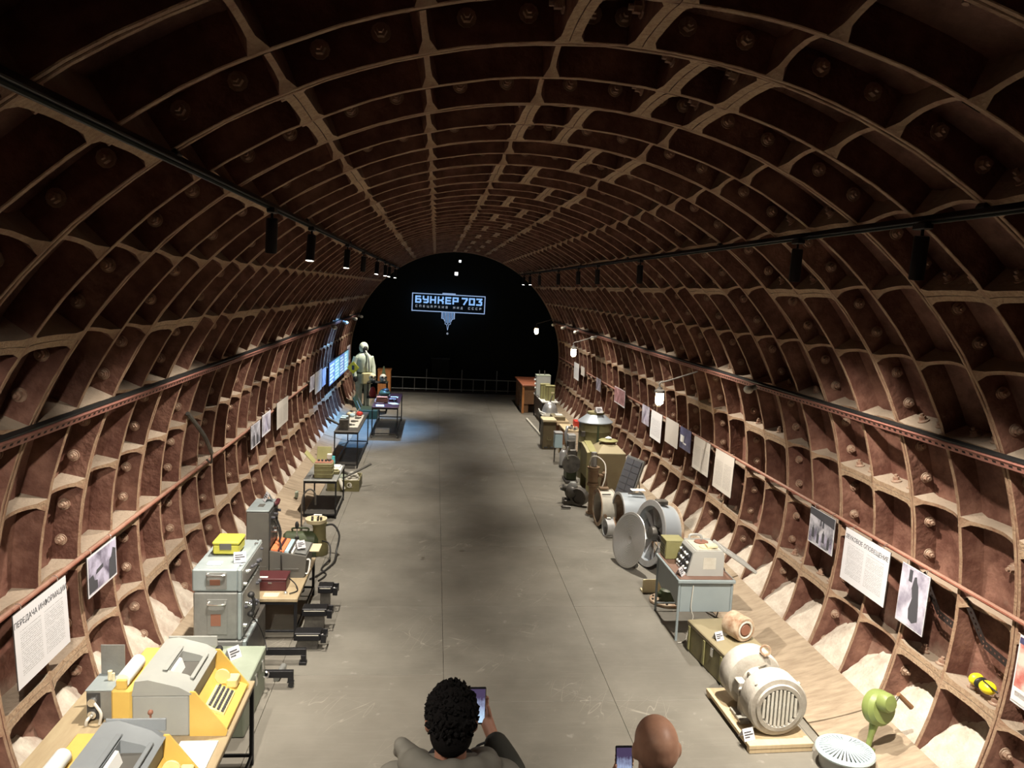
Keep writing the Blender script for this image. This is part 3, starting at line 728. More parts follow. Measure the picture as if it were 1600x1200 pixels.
for a, b in zip(pts, pts[1:]): seg(mb, (a[0], a[1] - fh / 2), (b[0], b[1] - fh / 2), 0.016)
part('tower_outline', mb, 'sign_line', t, smooth=False)
mb = MB(); star = []
for i in range(10):
    r_ = 0.05 if i % 2 == 0 else 0.022; a = PI / 2 + i * PI / 5; star.append((r_ * math.sin(a), r_ * math.cos(a)))
mb.prism([(z_ - fh / 2 - 0.72, x_) for x_, z_ in star], 1, -0.01, 0.01); part('star', mb, 'sign_small', t, smooth=False)
t.rotation_euler = (0, 0.012, 0)
for i, (x, z, s_, lab) in enumerate(((0.03, 4.2, 0.035, 'tiny white light square high over the blue sign, upper one'), (-0.07, 3.82, 0.05, 'tiny white light square over the blue sign, lower one'))):
    solo('indicator_light', MB().bx(-s_, s_, 0, 0.05, -s_, s_, 0.004), 'led', lab, 'light', (x, 24.6, z))
rl = thing('barrier_railing', 'thin dark barrier railing across the far end of the floor', 'railing', (0, 26.2, 0))
part('top_rail', MB().cyl((-2.1, 0, 0.43), (2.2, 0, 0.40), 0.018, n=8), 'steel_grey', rl); part('low_rail', MB().cyl((-2.1, 0, 0.06), (2.2, 0, 0.06), 0.015, n=8), 'steel_grey', rl)
for i in range(12): part('post', MB().cyl((-2.05 + i * 0.385, 0, 0.0), (-2.05 + i * 0.385, 0, 0.42 if i % 3 else 0.72), 0.014, n=8), 'steel_grey', rl)
struct('trim_2', MB().bx(-2.6, 2.6, YFLOOR + 0.005, 26.4, -0.06, 0.0, 0.004), 'tray_dark')
cn = thing('steel_control_box', 'dim dark cabinet standing in the far hall under the sign', 'cabinet', (-0.45, 26.9, 0))
part('body', MB().bx(-0.3, 0.3, -0.2, 0.2, 0, 1.0, 0.01), 'void', cn); part('lid', MB().bx(-0.32, 0.32, -0.22, 0.22, 1.003, 1.05, 0.01), 'black_metal', cn)

# ------------------------------------------------------------------ wall panels
def text_mesh(body, size):
    cu = bpy.data.curves.new('txt', 'FONT'); cu.body = body; cu.size = size; cu.align_x = 'CENTER'; cu.extrude = 0.0008; cu.resolution_u = 2
    o = bpy.data.objects.new('txt', cu); COL.objects.link(o); dg = bpy.context.evaluated_depsgraph_get()
    me = bpy.data.meshes.new_from_object(o.evaluated_get(dg)); bpy.data.objects.remove(o); bpy.data.curves.remove(cu)
    return me
def panel(side, y0, y1, thtop, thbot, m, label, title=None, photo=False, shapes=(), border=0.0, group=None):
    # board hung from the pipe, leaning along the wall
    yc = (y0 + y1) / 2; wd = abs(y1 - y0)
    a = Vector(cyl_pt(180 - thtop if side < 0 else thtop, R - 0.075, yc)); b = Vector(cyl_pt(180 - thbot if side < 0 else thbot, R - 0.075, yc))
    h = (a - b).length; lean = math.atan2((a.x - b.x), (a.z - b.z))
    t = thing('photo_panel' if photo else 'text_panel', label, 'photo' if photo else 'poster', (a + b) / 2, 0, group)
    t.rotation_euler = (0, lean, 0)
    s = -side      # direction the print faces
    part('board', MB().bx(-0.004, 0.004, -wd / 2, wd / 2, -h / 2, h / 2, 0.001), 'foam', t)
    part('sheet', MB().bx(min(s * 0.0042, s * 0.0062), max(s * 0.0042, s * 0.0062), -wd / 2, wd / 2, -h / 2, h / 2), m if not border else 'paper', t)
    if border: part('print', MB().bx(min(s * 0.0065, s * 0.008), max(s * 0.0065, s * 0.008), -wd / 2 + border, wd / 2 - border, -h / 2 + border * 1.6, h / 2 - border), m, t)
    def flat(me_or_pts, name, mm, off=0.009):
        pass
    if title:
        me = text_mesh(title, wd * 0.076); me.materials.clear(); me.materials.append(MATS['ink'])
        o = link('title', me, t); o['kind'] = 'stuff'; o.location = (s * 0.0068, 0, h / 2 - h * 0.19)
        o.rotation_euler = (PI / 2, 0, s * PI / 2)
    for nm, mm, pts in shapes:   # silhouettes of the picture, in fractions of the panel
        mb = MB(); poly = [(((-s) * (u - 0.5)) * -wd, (v - 0.5) * h) for u, v in pts]
        mb.prism(poly, 0, min(s * 0.0085, s * 0.0095), max(s * 0.0085, s * 0.0095)); part(nm, mb, mm, t, smooth=False)
    for q in (-wd * 0.35, wd * 0.35): part('hook', MB().tube([(0, q, h / 2 - 0.005), (0, q, h / 2 + 0.03), (-s * 0.03, q, h / 2 + 0.035)], 0.003, 6), 'chrome', t)
    return t
coat = [(0.50, 0.86), (0.57, 0.88), (0.60, 0.80), (0.66, 0.74), (0.74, 0.45), (0.78, 0.18), (0.60, 0.10), (0.46, 0.14), (0.42, 0.30), (0.50, 0.50), (0.44, 0.66)]
crowd = lambda u, v, w_, h_: [(u, v), (u + w_, v), (u + w_, v + h_ * 0.7), (u + w_ * 0.7, v + h_ * 0.8), (u + w_ * 0.6, v + h_), (u + w_ * 0.4, v + h_), (u + w_ * 0.3, v + h_ * 0.8), (u, v + h_ * 0.7)]
panel(-1, 4.80, 5.48, 1.6, -7.0, 'text_white', 'big white text panel titled ПЕРЕДАЧА ИНФОРМАЦИИ, nearest on left wall', 'ПЕРЕДАЧА ИНФОРМАЦИИ')
panel(-1, 5.82, 6.34, 1.6, -4.0, 'photo_violet', 'violet-toned photo of an equipment room beside the left title panel', photo=True, border=0.012, shapes=[('picture_shape', 'ink', [(0.02, 0.08), (0.3, 0.1), (0.3, 0.3), (0.2, 0.34), (0.16, 0.5), (0.02, 0.48)]), ('picture_shape', 'ink', [(0.7, 0.06), (0.96, 0.06), (0.96, 0.72), (0.86, 0.8), (0.8, 0.6), (0.72, 0.55)]), ('picture_shape', 'ink', [(0.25, 0.45), (0.5, 0.5), (0.5, 0.6), (0.28, 0.55)])])
panel(-1, 10.98, 11.55, 2.6, -3.3, 'photo_grey', 'small photo of people on left wall, first of the middle three panels', photo=True, border=0.01, shapes=[('picture_shape', 'ink', crowd(0.2, 0.05, 0.2, 0.6)), ('picture_shape', 'ink', crowd(0.55, 0.05, 0.2, 0.5))])
panel(-1, 11.68, 12.28, 3.2, -2.6, 'photo_snow', 'small pale photo with a dark door on left wall, between photo and text panel', photo=True, border=0.02, shapes=[('picture_shape', 'photo_violet', [(0.35, 0.15), (0.65, 0.15), (0.65, 0.85), (0.35, 0.85)])])
panel(-1, 12.75, 13.72, 3.6, -4.2, 'text_grey', 'grey text panel on left wall beyond the two small photos')
panel(-1, 16.12, 16.72, 4.3, -1.4, 'photo_snow', 'small pale photo on left wall before the blue boards, left of two', photo=True, border=0.02)
panel(-1, 16.80, 17.76, 4.5, -3.9, 'text_grey', 'grey text panel on left wall just before the blue boards')
panel(-1, 17.85, 18.45, 3.8, -3.4, 'photo_snow', 'narrow blue-lit sheet beside the glowing display boards', photo=True)
panel(1, 6.98, 7.47, 2.1, -4.4, 'photo_grey', 'black and white photo of a crowd on right wall beside the title panel', photo=True, border=0.01, shapes=[('picture_shape', 'ink', [(0.0, 0.8), (1, 0.72), (1, 0.99), (0, 0.99)]), *[('picture_shape', 'ink' if q % 2 else 'photo_violet', crowd(0.04 + 0.105 * q, 0.04 + 0.05 * ((q * 3) % 4), 0.09, 0.34)) for q in range(9)], ('picture_shape', 'ink', [(0.45, 0.6), (0.5, 0.6), (0.5, 0.8), (0.45, 0.8)]), ('picture_shape', 'ink', [(0.55, 0.58), (0.6, 0.58), (0.6, 0.78), (0.55, 0.78)])])
panel(1, 6.06, 6.78, 2.0, -6.7, 'text_white', 'big white text panel titled ЗВУКОВОЕ ОПОВЕЩЕНИЕ on right wall', 'ЗВУКОВОЕ ОПОВЕЩЕНИЕ')
panel(1, 5.52, 5.88, 1.8, -6.9, 'photo_snow', 'photo of a figure in a long dark coat, near right wall', photo=True, border=0.006, shapes=[('picture_shape', 'ink', coat), ('picture_shape', 'ink', [(0.3, 0.75), (0.42, 0.75), (0.42, 0.95), (0.3, 0.95)])])
panel(1, 4.25, 4.57, 1.4, -6.8, 'photo_colour', 'bright colour poster cut off by the right edge of the picture', photo=True, border=0.012, shapes=[('picture_shape', 'photo_blue', [(0.02, 0.88), (0.98, 0.88), (0.98, 0.97), (0.02, 0.97)]), ('picture_shape', 'green_bright', crowd(0.72, 0.3, 0.24, 0.4)), ('picture_shape', 'red', crowd(0.4, 0.32, 0.25, 0.4)), ('picture_shape', 'white', [(0.02, 0.04), (0.98, 0.04), (0.98, 0.24), (0.02, 0.24)]), ('picture_shape', 'ink_red', [(0.1, 0.12), (0.9, 0.12), (0.9, 0.19), (0.1, 0.19)])])
panel(1, 9.55, 10.22, 2.6, -6.8, 'text_grey', 'grey text panel on right wall, nearest of the middle row')
panel(1, 10.44, 11.12, 2.7, -5.8, 'text_grey', 'grey text panel on right wall next to the dark blue sheet')
panel(1, 11.27, 11.80, 3.1, -2.9, 'photo_blue', 'dark blue sheet with white block letters on right wall', photo=True, shapes=[('picture_shape', 'white', [(0.08, 0.3), (0.3, 0.3), (0.3, 0.62), (0.08, 0.62)]), ('picture_shape', 'white', [(0.34, 0.25), (0.4, 0.25), (0.4, 0.62), (0.34, 0.62)]), ('picture_shape', 'white', [(0.44, 0.25), (0.62, 0.25), (0.62, 0.32), (0.44, 0.32)])])
panel(1, 11.88, 12.57, 3.3, -4.0, 'paper_grey', 'beige panel on right wall between blue sheet and white text', photo=True)
panel(1, 12.79, 13.45, 3.1, -5.6, 'text_white1', 'bright white text panel on right wall under the nearest caged lamp')
panel(1, 13.59, 14.08, 3.2, -3.0, 'photo_snow', 'small drawing sheet on right wall beside the bright white text', photo=True, shapes=[('picture_shape', 'photo_violet', [(0.3, 0.15), (0.7, 0.2), (0.65, 0.6), (0.45, 0.85), (0.3, 0.5)])])
panel(1, 15.42, 16.36, 4.1, -2.1, 'photo_red', 'reddish photo with white strip on right wall', photo=True, border=0.015)
panel(1, 17.80, 18.30, 3.3, -1.9, 'photo_violet', 'small dark photo on right wall beyond the reddish one', photo=True, border=0.01)
panel(1, 20.58, 21.32, 4.8, -3.3, 'text_white1', 'white text panel on right wall, farthest one')
panel(1, 19.8, 20.3, 4.6, 0.4, 'paper_grey', 'small grey sheet beside the farthest white text panel', photo=True)
# glowing blue display boards
t = thing('display_boards', 'glowing blue-white display boards in a dark frame on left wall', 'display', cyl_pt(180.0, R - 0.14, 20.6))
part('frame', MB().bx(-0.03, 0.0, -2.05, 2.05, -0.27, 0.29, 0.004), 'black_metal', t)
for k in range(4):
    y0 = -2.0 + k * 1.01
    s_ = part('screen', MB().bx(0.001, 0.012, y0, y0 + 0.95, -0.25, 0.27, 0.002), 'screen_cyan' if k % 2 else 'screen_blue', t)
    for q in range(6):
        z = 0.20 - q * 0.078; L_ = rnd.uniform(0.45, 0.88)
        part('print_line', MB().bx(0.0125, 0.014, y0 + 0.04, y0 + 0.04 + L_, z - (0.028 if k in (0, 3) else 0.02), z + 0.018), 'screen_white', s_, smooth=False)
panel(-1, 22.75, 23.55, 6.5, -3.0, 'photo_violet', 'pale sheet behind the mannequin, last on left wall', photo=True, border=0.05)

# ------------------------------------------------------------------ left side, near to far
def steel_table(label, x0, x1, y0, y1, z, top_mat, th=0.035, leg=0.028, low=0.12, casters=False, cat='table', shelf=None):
    t = thing('steel_table', label, cat, ((x0 + x1) / 2, (y0 + y1) / 2, 0)); hx, hy = (x1 - x0) / 2, (y1 - y0) / 2
    part('tabletop', MB().bx(-hx, hx, -hy, hy, z - th, z, 0.005), top_mat, t)
    part('apron', MB().bx(-hx + .01, hx - .01, -hy + 0.01, -hy + 0.03, z - th - 0.03, z - th - 0.001, .002).bx(-hx + .01, hx - .01, hy - 0.03, hy - 0.01, z - th - 0.03, z - th - 0.001, .002).bx(-hx + .01, -hx + .03, -hy + .031, hy - .031, z - th - 0.03, z - th - .001, .002).bx(hx - .03, hx - .01, -hy + .031, hy - .031, z - th - 0.03, z - th - .001, .002), 'black_metal', t)
    zb = 0.055 if casters else 0.0
    for sx in (-1, 1):
        for sy in (-1, 1):
            x, y = sx * (hx - leg / 2 - .005), sy * (hy - leg / 2 - .005)
            lg = part('leg', MB().box((x, y, (z - th + zb) / 2), (leg, leg, z - th - zb), 0.003), 'black_metal', t)
            if casters: part('caster', MB().cyl((x - .012, y, .027), (x + .012, y, .027), .027, n=14).bx(x - .018, x + .018, y - .012, y + .012, .035, .057, .002), 'gunmetal', lg)
    for sx in (-1, 1): part('stretcher', MB().bx(sx * (hx - .02) - .01, sx * (hx - .02) + .01, -hy + .03, hy - .03, low, low + .02, .002), 'black_metal', t)
    for sy in (-1, 1): part('stretcher', MB().bx(-hx + .03, hx - .03, sy * (hy - .02) - .01, sy * (hy - .02) + .01, low + .001, low + .021, .002), 'black_metal', t)
    if shelf: part('shelf', MB().bx(-hx + .02, hx - .02, -hy + .02, hy - .02, low + .022, low + .034, .002), shelf, t)
    return t
TT = 0.62
steel_table('long table with tan top on black steel legs under the teletypes', -2.95, -1.86, 3.35, 5.47, TT, 'tan_wood', low=0.06)

def teletype(label, y0, hood):
    # front with the keyboard faces +x; y0 is the near side
    t = thing('teletype', label, 'teletype', (-2.2, y0 + 0.295, TT), 0, 'yellow and grey teletypes on the near left table')
    h = 0.295; X = lambda x: x + 2.2
    # yellow cheeks and tray
    cheek = [(X(-2.10), 0.0), (X(-1.885), 0.0), (X(-1.875), 0.03), (X(-2.07), 0.285), (X(-2.10), 0.285)]
    for sy in (-1, 1):
        a, b = (-h, -h + 0.014) if sy < 0 else (h - 0.014, h)
        part('cheek', MB().prism([(z, x) for x, z in cheek], 1, a, b), 'yellow', t)
    part('front_tray', MB().prism([(0.0, X(-2.099)), (0.0, X(-1.89)), (0.035, X(-1.885)), (0.045, X(-1.905)), (0.10, X(-2.06)), (0.16, X(-2.099))], 1, -h + 0.0145, h - 0.0145), 'yellow', t)
    part('back_body', MB().bx(X(-2.56), X(-2.44), -h, h, 0, 0.30, 0.012), 'yellow', t)
    part('paper_roll', MB().cyl((X(-2.50), -h + .03, 0.345), (X(-2.50), 0.0, 0.345), 0.043, n=18), 'white', t)
    part('roll_holder', MB().bx(X(-2.53), X(-2.47), -h + .005, -h + .029, 0.301, 0.36, .004), 'yellow', t); part('roll_holder', MB().bx(X(-2.53), X(-2.47), .001, .03, 0.301, 0.36, .004), 'yellow', t)
    body = part('side_casing', MB().bx(X(-2.438), X(-2.102), -h, h, 0.0, 0.262, 0.008), hood, t)
    # hood: frame round a sunken window
    hp = [(X(-2.437), 0.264), (X(-2.102), 0.264), (X(-2.085), 0.275), (X(-2.16), 0.318), (X(-2.34), 0.365), (X(-2.42), 0.355)]
    mb = MB(); mb.prism([(z, x) for x, z in hp], 1, -h - 0.004, -h + 0.16); mb.prism([(z, x) for x, z in hp], 1, h - 0.16, h + 0.004)
    mb.prism([(z, x) for x, z in [(X(-2.437), 0.264), (X(-2.27), 0.264), (X(-2.27), 0.347), (X(-2.34), 0.365), (X(-2.42), 0.355)]], 1, -h + 0.1601, h - 0.1601)
    mb.prism([(z, x) for x, z in [(X(-2.135), 0.264), (X(-2.102), 0.264), (X(-2.085), 0.275), (X(-2.135), 0.305)]], 1, -h + 0.1601, h - 0.1601)
    hd = part('hood', mb, hood, t)
    part('window_rim', MB().bx(X(-2.30), X(-2.27), -h + .13, h - .13, 0.36, 0.368, .002).bx(X(-2.135), X(-2.11), -h + .13, h - .13, 0.304, 0.316, .002), hood, hd)
    part('window_well', MB().bx(X(-2.268), X(-2.137), -h + .162, h - .162, 0.2645, 0.275, 0.001), 'motor_dark', hd)
    part('paper_sheet', MB().prism([(0.277, X(-2.266)), (0.345, X(-2.262)), (0.340, X(-2.245)), (0.277, X(-2.225))], 1, -h + .165, h - .25), 'white', hd)
    part('hood_lip', MB().bx(X(-2.41), X(-2.09), h + 0.0045, h + 0.016, 0.30, 0.372, .003), hood, hd)
    # keyboard
    kb = part('keyboard_bed', MB().prism([(0.066, X(-2.035)), (0.05, X(-1.93)), (0.07, X(-1.93)), (0.118, X(-2.05))], 1, -0.16, 0.12), 'yellow_pale', t)
    km = MB().box((0, 0, 0.006), (0.017, 0.017, 0.012), 0.003).mesh('key', 'ink')
    for r_ in range(4):
        for c_ in range(10):
            k = link('key', km, kb); k.location = (X(-1.945) - r_ * 0.027, -0.145 + c_ * 0.027 + r_ * 0.006, 0.0765 + r_ * 0.0112); k.rotation_euler.y = 0.38
    part('tape_punch', MB().bx(X(-2.0), X(-1.93), 0.17, 0.27, 0.066, 0.125, .008), 'yellow_pale', t)
    part('tape_reel', MB().cyl((X(-2.03), 0.185, 0.14), (X(-2.03), 0.20, 0.14), 0.05, n=18), 'yellow_pale', t)
    part('switch', MB().bx(X(-2.03), X(-2.0), -0.23, -0.19, 0.10, 0.115, .002), 'ink', t)
    return t
teletype('yellow and grey teletype with keyboard, whole, on near left table', 4.77, 'hood_grey')
teletype('yellow and blue-grey teletype cut off by the bottom edge', 3.72, 'hood_blue')
solo('paper_stack', MB().bx(-0.11, 0.11, -0.17, 0.17, 0, 0.012, .001), 'white', 'white paper sheet on the table between the two teletypes', 'paper', (-2.02, 4.53, TT))
solo('signal_lamp', MB().cyl((0, 0, 0), (0, 0, 0.27), 0.006, n=8).ball((0, 0, 0.285), 0.016), ['leatherette'], 'small red knob on a rod behind the front teletype', 'knob', (-2.25, 4.54, TT))
# socket box with raised lid
t = thing('socket_box', 'small grey switch box with raised lid beside the teletype', 'switch box', (-2.70, 5.02, TT))
part('body', MB().bx(-0.085, 0.085, -0.05, 0.17, 0, 0.19, 0.004), 'steel_grey', t)
part('lid', MB().bx(-0.075, 0.075, 0.155, 0.163, 0.20, 0.40, 0.002), 'steel_grey', t)
part('top_plate', MB().bx(-0.09, 0.09, -0.055, 0.175, 0.191, 0.199, 0.002), 'steel_top', t)
part('fuse', MB().cyl((0.01, 0.08, 0.2), (0.01, 0.08, 0.26), 0.014, n=10).cyl((0.035, 0.07, 0.2), (0.035, 0.07, 0.25), 0.01, n=8), 'cream', t)
pf = part('socket_plate', MB().bx(-0.08, 0.0, -0.056, -0.0505, 0.01, 0.18, 0.002), 'recorder_panel', t)
for z in (0.05, 0.13): part('socket', MB().cyl((-0.04, -0.0565, z), (-0.04, -0.085, z), 0.026, n=14), 'chrome', pf)
part('plug_cable', MB().tube([(-0.04, -0.09, 0.05), (-0.05, -0.13, 0.04), (-0.06, -0.12, 0.005)], 0.01, 8).tube([(-0.02, -0.09, 0.13), (0.03, -0.12, 0.08), (0.02, -0.12, 0.01)], 0.009, 8), 'cord_white', t)
part('terminal_block', MB().bx(0.0865, 0.115, 0.0, 0.12, 0.03, 0.16, .004), 'chrome', t)

# steel radio cases in a stack, crate before them
def radio_case(label, x0, x1, y0, y1, z0, z1, m, front, knobs, group='steel radio cases in the left stack'):
    t = thing('radio_case', label, 'radio case', ((x0 + x1) / 2, (y0 + y1) / 2, z0), 0, group); hx, hy, h = (x1 - x0) / 2, (y1 - y0) / 2, z1 - z0
    part('casing', MB().bx(-hx, hx - 0.05, -hy, hy, 0, h - 0.002, 0.012), m, t)
    part('front_rim', MB().bx(hx - .0495, hx - 0.02, -hy - .004, hy + .004, 0.002, h - 0.004, 0.006), 'steel_top', t)
    fp = part('front_panel', MB().bx(hx - 0.0198, hx - 0.012, -hy + .02, hy - .02, 0.02, h - 0.02, 0.002), front, t)
    side = part('side_plate', MB().bx(-hx * 0.45, hx * 0.35, -hy - 0.006, -hy - 0.0005, h * 0.12, h * 0.86, 0.006), 'steel_grey', t)
    part('side_badge', MB().bx(-hx * 0.3, hx * 0.1, -hy - 0.009, -hy - 0.0065, h * 0.3, h * 0.55, 0.001), 'leatherette', side)
    part('handle', MB().tube([(-hx * .35, -hy - .006, h * .80), (-hx * .35, -hy - .035, h * .78), (hx * .25, -hy - .035, h * .78), (hx * .25, -hy - .006, h * .80)], 0.009, 8), 'chrome', t)
    for sy in (-1, 1):
        part('latch', MB().bx(hx - 0.06, hx - 0.03, sy * hy * 0.7 - 0.02, sy * hy * 0.7 + 0.02, h - 0.0015, h + 0.003, 0.001), 'chrome', t)
    r_ = random.Random(hash(label) % 1000 if False else len(label))
    for k in range(knobs):
        y = -hy + .06 + (2 * hy - .12) * ((k * 0.37) % 1); z = h * (0.25 + 0.5 * ((k * 0.61) % 1)); q = r_.uniform(0.01, 0.022)
        part('knob', MB().cyl((hx - .0118, y, z), (hx + .012, y, z), q, q * 0.8, n=12), 'chrome' if k % 3 == 0 else 'ink', fp)
    return t
radio_case('grey steel radio case lying under the other two in the stack', -2.62, -2.16, 6.6, 7.05, 0.0, 0.395, 'steel_grey', 'recorder_panel', 8)
radio_case('grey steel radio case in the middle of the stack, with carrying handle', -2.61, -2.2, 6.6, 7.3, 0.40, 0.815, 'steel_grey', 'steel_grey', 14)
radio_case('blue-grey steel radio case on top of the stack, with yellow box', -2.62, -2.2, 6.6, 7.4, 0.82, 1.015, 'steel_top', 'steel_grey', 9)
part('top_handle', MB().bx(-0.12, 0.0, -0.30, -0.22, 0.194, 0.202, .003), 'white', bpy.data.objects['radio_case.002'])
support = solo('plank_support', MB().bx(-0.22, 0.22, -0.16, 0.16, 0, 0.395, .004), 'gunmetal', 'dark block carrying the far half of the radio stack', 'block', (-2.40, 7.22, 0))
t = thing('ammo_box', 'bright yellow-green box on top of the steel radio stack', 'box', (-2.43, 7.05, 1.027))
part('body', MB().bx(-0.11, 0.11, -0.12, 0.12, 0, 0.085, 0.012), 'lime_box', t); part('lid', MB().bx(-0.115, 0.115, -0.125, 0.125, 0.0855, 0.115, 0.01), 'lime_box', t)
part('clasp', MB().bx(-0.05, 0.05, -0.131, -0.1255, 0.045, 0.10, .003), 'motor_dark', t)
def tent_card(x, y, z, rz, label, s=1.0):
    t = thing('label_card', label, 'label card', (x, y, z), rz, 'white folded label cards by the exhibits')
    for sg in (-1, 1):
        mb = MB(); mb.M = Matrix.Translation((0, 0, 0)) @ Matrix.Rotation(sg * 0.5, 4, 'X'); 
        mb.add([(-0.05 * s, sg * 0.0, 0.09 * s), (0.05 * s, 0, 0.09 * s), (0.05 * s, 0, 0), (-0.05 * s, 0, 0)], [(0, 1, 2, 3)]); mb.M = None
        vs = [(-0.05 * s, sg * -0.04 * s, 0), (0.05 * s, sg * -0.04 * s, 0), (0.05 * s, 0, 0.08 * s), (-0.05 * s, 0, 0.08 * s)]
        q = MB(); q.add(vs + [(a, b + sg * 0.001, c + 0.0015) for a, b, c in vs], [(0, 1, 2, 3), (7, 6, 5, 4), (0, 4, 5, 1), (1, 5, 6, 2), (2, 6, 7, 3), (3, 7, 4, 0)])
        p_ = part('card_face', q, 'paper', t, smooth=False)
        l = MB()
        for k, (u0, u1) in enumerate(((-.8, .5), (-.8, .8), (-.8, .1))):
            v = 0.75 - k * 0.2
            A = lambda u, v_: (u * 0.05 * s, sg * -(0.04 * s) * (1 - v_) - sg * 0.0025, 0.08 * s * v_ + 0.0015)
            l.add([A(u0, v), A(u1, v), A(u1, v - .1), A(u0, v - .1)], [(0, 1, 2, 3)])
        part('print', l, 'ink', p_, smooth=False)['kind'] = 'stuff'
    return t
tent_card(-2.28, 6.80, 1.018, 0.3, 'white label card in front of the yellow-green box')
# telephone handset on the stack front
t = thing('field_handset', 'black handset hanging on the front of the steel radio stack', 'handset', (-2.165, 6.72, 0.66))
part('grip', MB().tube([(0, 0, -0.07), (0.02, 0, -0.03), (0.022, 0, 0.04), (0.0, 0, 0.085)], 0.014, 8), 'rubber', t)
for z in (-0.08, 0.09): part('earpiece', MB().ball((-0.002, 0, z), (0.03, 0.034, 0.026)), 'rubber', t)
part('cord', MB().tube([(0.0, 0, -0.10), (0.05, 0.05, -0.2), (0.09, 0.1, -0.35), (0.13, 0.02, -0.42)], 0.005, 6), 'cord', t)
t = thing('green_crate', 'long pale green instrument crate with chrome latches by the stack', 'crate', (-2.25, 6.15, 0))
part('body', MB().bx(-0.24, 0.24, -0.36, 0.38, 0, 0.30, 0.01), 'green_pale', t); part('lid', MB().bx(-0.247, 0.247, -0.367, 0.387, 0.302, 0.38, 0.008), 'green_pale', t)
for y in (-0.26, -0.02, 0.22): part('latch', MB().bx(0.2475, 0.262, y - 0.02, y + 0.02, 0.24, 0.33, .003), 'chrome', t)
part('handle', MB().tube([(0.245, 0.26, 0.17), (0.28, 0.27, 0.16), (0.28, 0.34, 0.16), (0.245, 0.35, 0.17)], 0.007, 6), 'chrome', t)
tent_card(-2.22, 6.32, 0.382, 0.9, 'white label card on the green instrument crate', 1.1)
for i, (y, z, r_) in enumerate(((6.45, 0.38, .03), (6.30, 0.38, .022))):
    solo('headset_part', MB().lathe([(0, 0.0), (r_, 0), (r_, .02), (r_ * .6, .035), (0, .035)], 14), 'rubber', ['round black headphone cup on the green crate, far one', 'round black headphone cup on the green crate, near one'][i], 'headphone', (-2.36 + i * .04, y, z + .002))

# low tan table with box and switchboard
steel_table('low tan-topped table carrying maroon box and switchboard', -2.62, -1.9, 7.45, 8.62, 0.42, 'tan_wood', low=0.08)
t = thing('maroon_box', 'dark maroon telephone box with white label on low table', 'telephone box', (-2.17, 7.75, 0.42))
part('body', MB().bx(-0.16, 0.13, -0.11, 0.12, 0, 0.10, 0.008), 'maroon', t); part('lid', MB().bx(-0.163, 0.133, -0.113, 0.123, 0.1005, 0.125, 0.006), 'maroon', t)
part('label_plate', MB().bx(-0.14, -0.05, -0.09, -0.05, 0.1255, 0.1275), 'white', t); part('clasp', MB().bx(-0.04, -0.005, -0.118, -0.1135, 0.075, 0.09, .001), 'chrome', t)
part('cord', MB().tube([(0.14, 0.0, 0.09), (0.20, 0.0, 0.03), (0.24, -0.12, 0.012), (0.18, -0.2, 0.012)], 0.006, 6), 'cord', t)
solo('white_sheet', MB().bx(-0.07, 0.07, -0.05, 0.05, 0, 0.004), 'cream', 'cream paper sheet on the low tan table near the stack', 'paper', (-2.16, 7.54, 0.42))
solo('metal_weight', MB().lathe([(0, 0), (0.02, 0), (0.018, .022), (0.008, .03), (0, .03)], 14), 'chrome', 'tiny round metal weight on the low tan table', 'weight', (-2.03, 7.56, 0.42))
t = thing('switchboard', 'grey field switchboard with tall back and orange striped desk', 'switchboard', (-2.25, 8.24, 0.42))
part('tower', MB().bx(-0.25, -0.03, -0.24, 0.22, 0, 0.68, 0.008), 'console_grey', t)
part('tower_top', MB().bx(-0.252, -0.028, -0.243, 0.223, 0.6805, 0.695, 0.004), 'steel_top', t)
part('top_recess', MB().bx(-0.17, -0.11, -0.1, 0.0, 0.6955, 0.70, .002), 'motor_dark', t)
part('tower_panel', MB().bx(-0.0295, -0.02, -0.2, 0.19, 0.30, 0.66, 0.002), 'recorder_panel', t)
dk = part('desk', MB().prism([(0, -0.02), (0, 0.31), (0.02, 0.33), (0.22, 0.345), (0.275, -0.02)], 1, -0.24, 0.22), 'console_grey', t)
part('side_rib', MB().bx(0.02, 0.27, -0.246, -0.2405, 0.08, 0.10, .002).bx(-0.23, -0.05, -0.246, -0.2405, 0.05, 0.12, .002), 'motor_dark', t)
xs = [-0.015, 0.055, 0.075, 0.12, 0.165, 0.185, 0.21]
for i, m_ in enumerate(('orange', 'maroon', 'orange', 'sky_plastic', 'gunmetal', 'white')):
    a, b = xs[i], xs[i + 1]; za = lambda x: 0.275 - 0.15 * (x + 0.02)
    part('key_strip', MB().prism([(za(a) + .0005, a + .003), (za(b) + .0005, b - .003), (za(b) + .016, b - .003), (za(a) + .016, a + .003)], 1, -0.21, 0.19), m_, dk)
part('desk_edge', MB().prism([(0.249, 0.22), (0.232, 0.335), (0.236, 0.335), (0.255, 0.22)], 1, -0.2, 0.18), 'steel_grey', dk)
part('cord_bundle', MB().tube([(-0.01, -0.08, 0.55), (0.04, -0.09, 0.45), (0.06, -0.12, 0.35), (0.08, -0.16, 0.30), (0.10, -0.26, 0.20), (0.11, -0.27, 0.02)], 0.008, 6).tube([(-0.01, 0.02, 0.56), (0.05, -0.03, 0.42), (0.05, -0.10, 0.33)], 0.012, 6), 'cord', t)
for k in range(5):
    part('plug', MB().cyl((-0.0195, -0.15 + k * .07, 0.60 - (k % 2) * 0.16), (0.02, -0.15 + k * .07, 0.60 - (k % 2) * 0.16), 0.014, n=10), 'chrome' if k % 2 else 'ink', t)
part('front_handle', MB().tube([(0.335, -0.2, 0.18), (0.375, -0.2, 0.17), (0.36, -0.22, 0.05), (0.335, -0.22, 0.04)], 0.008, 6), 'white', t)
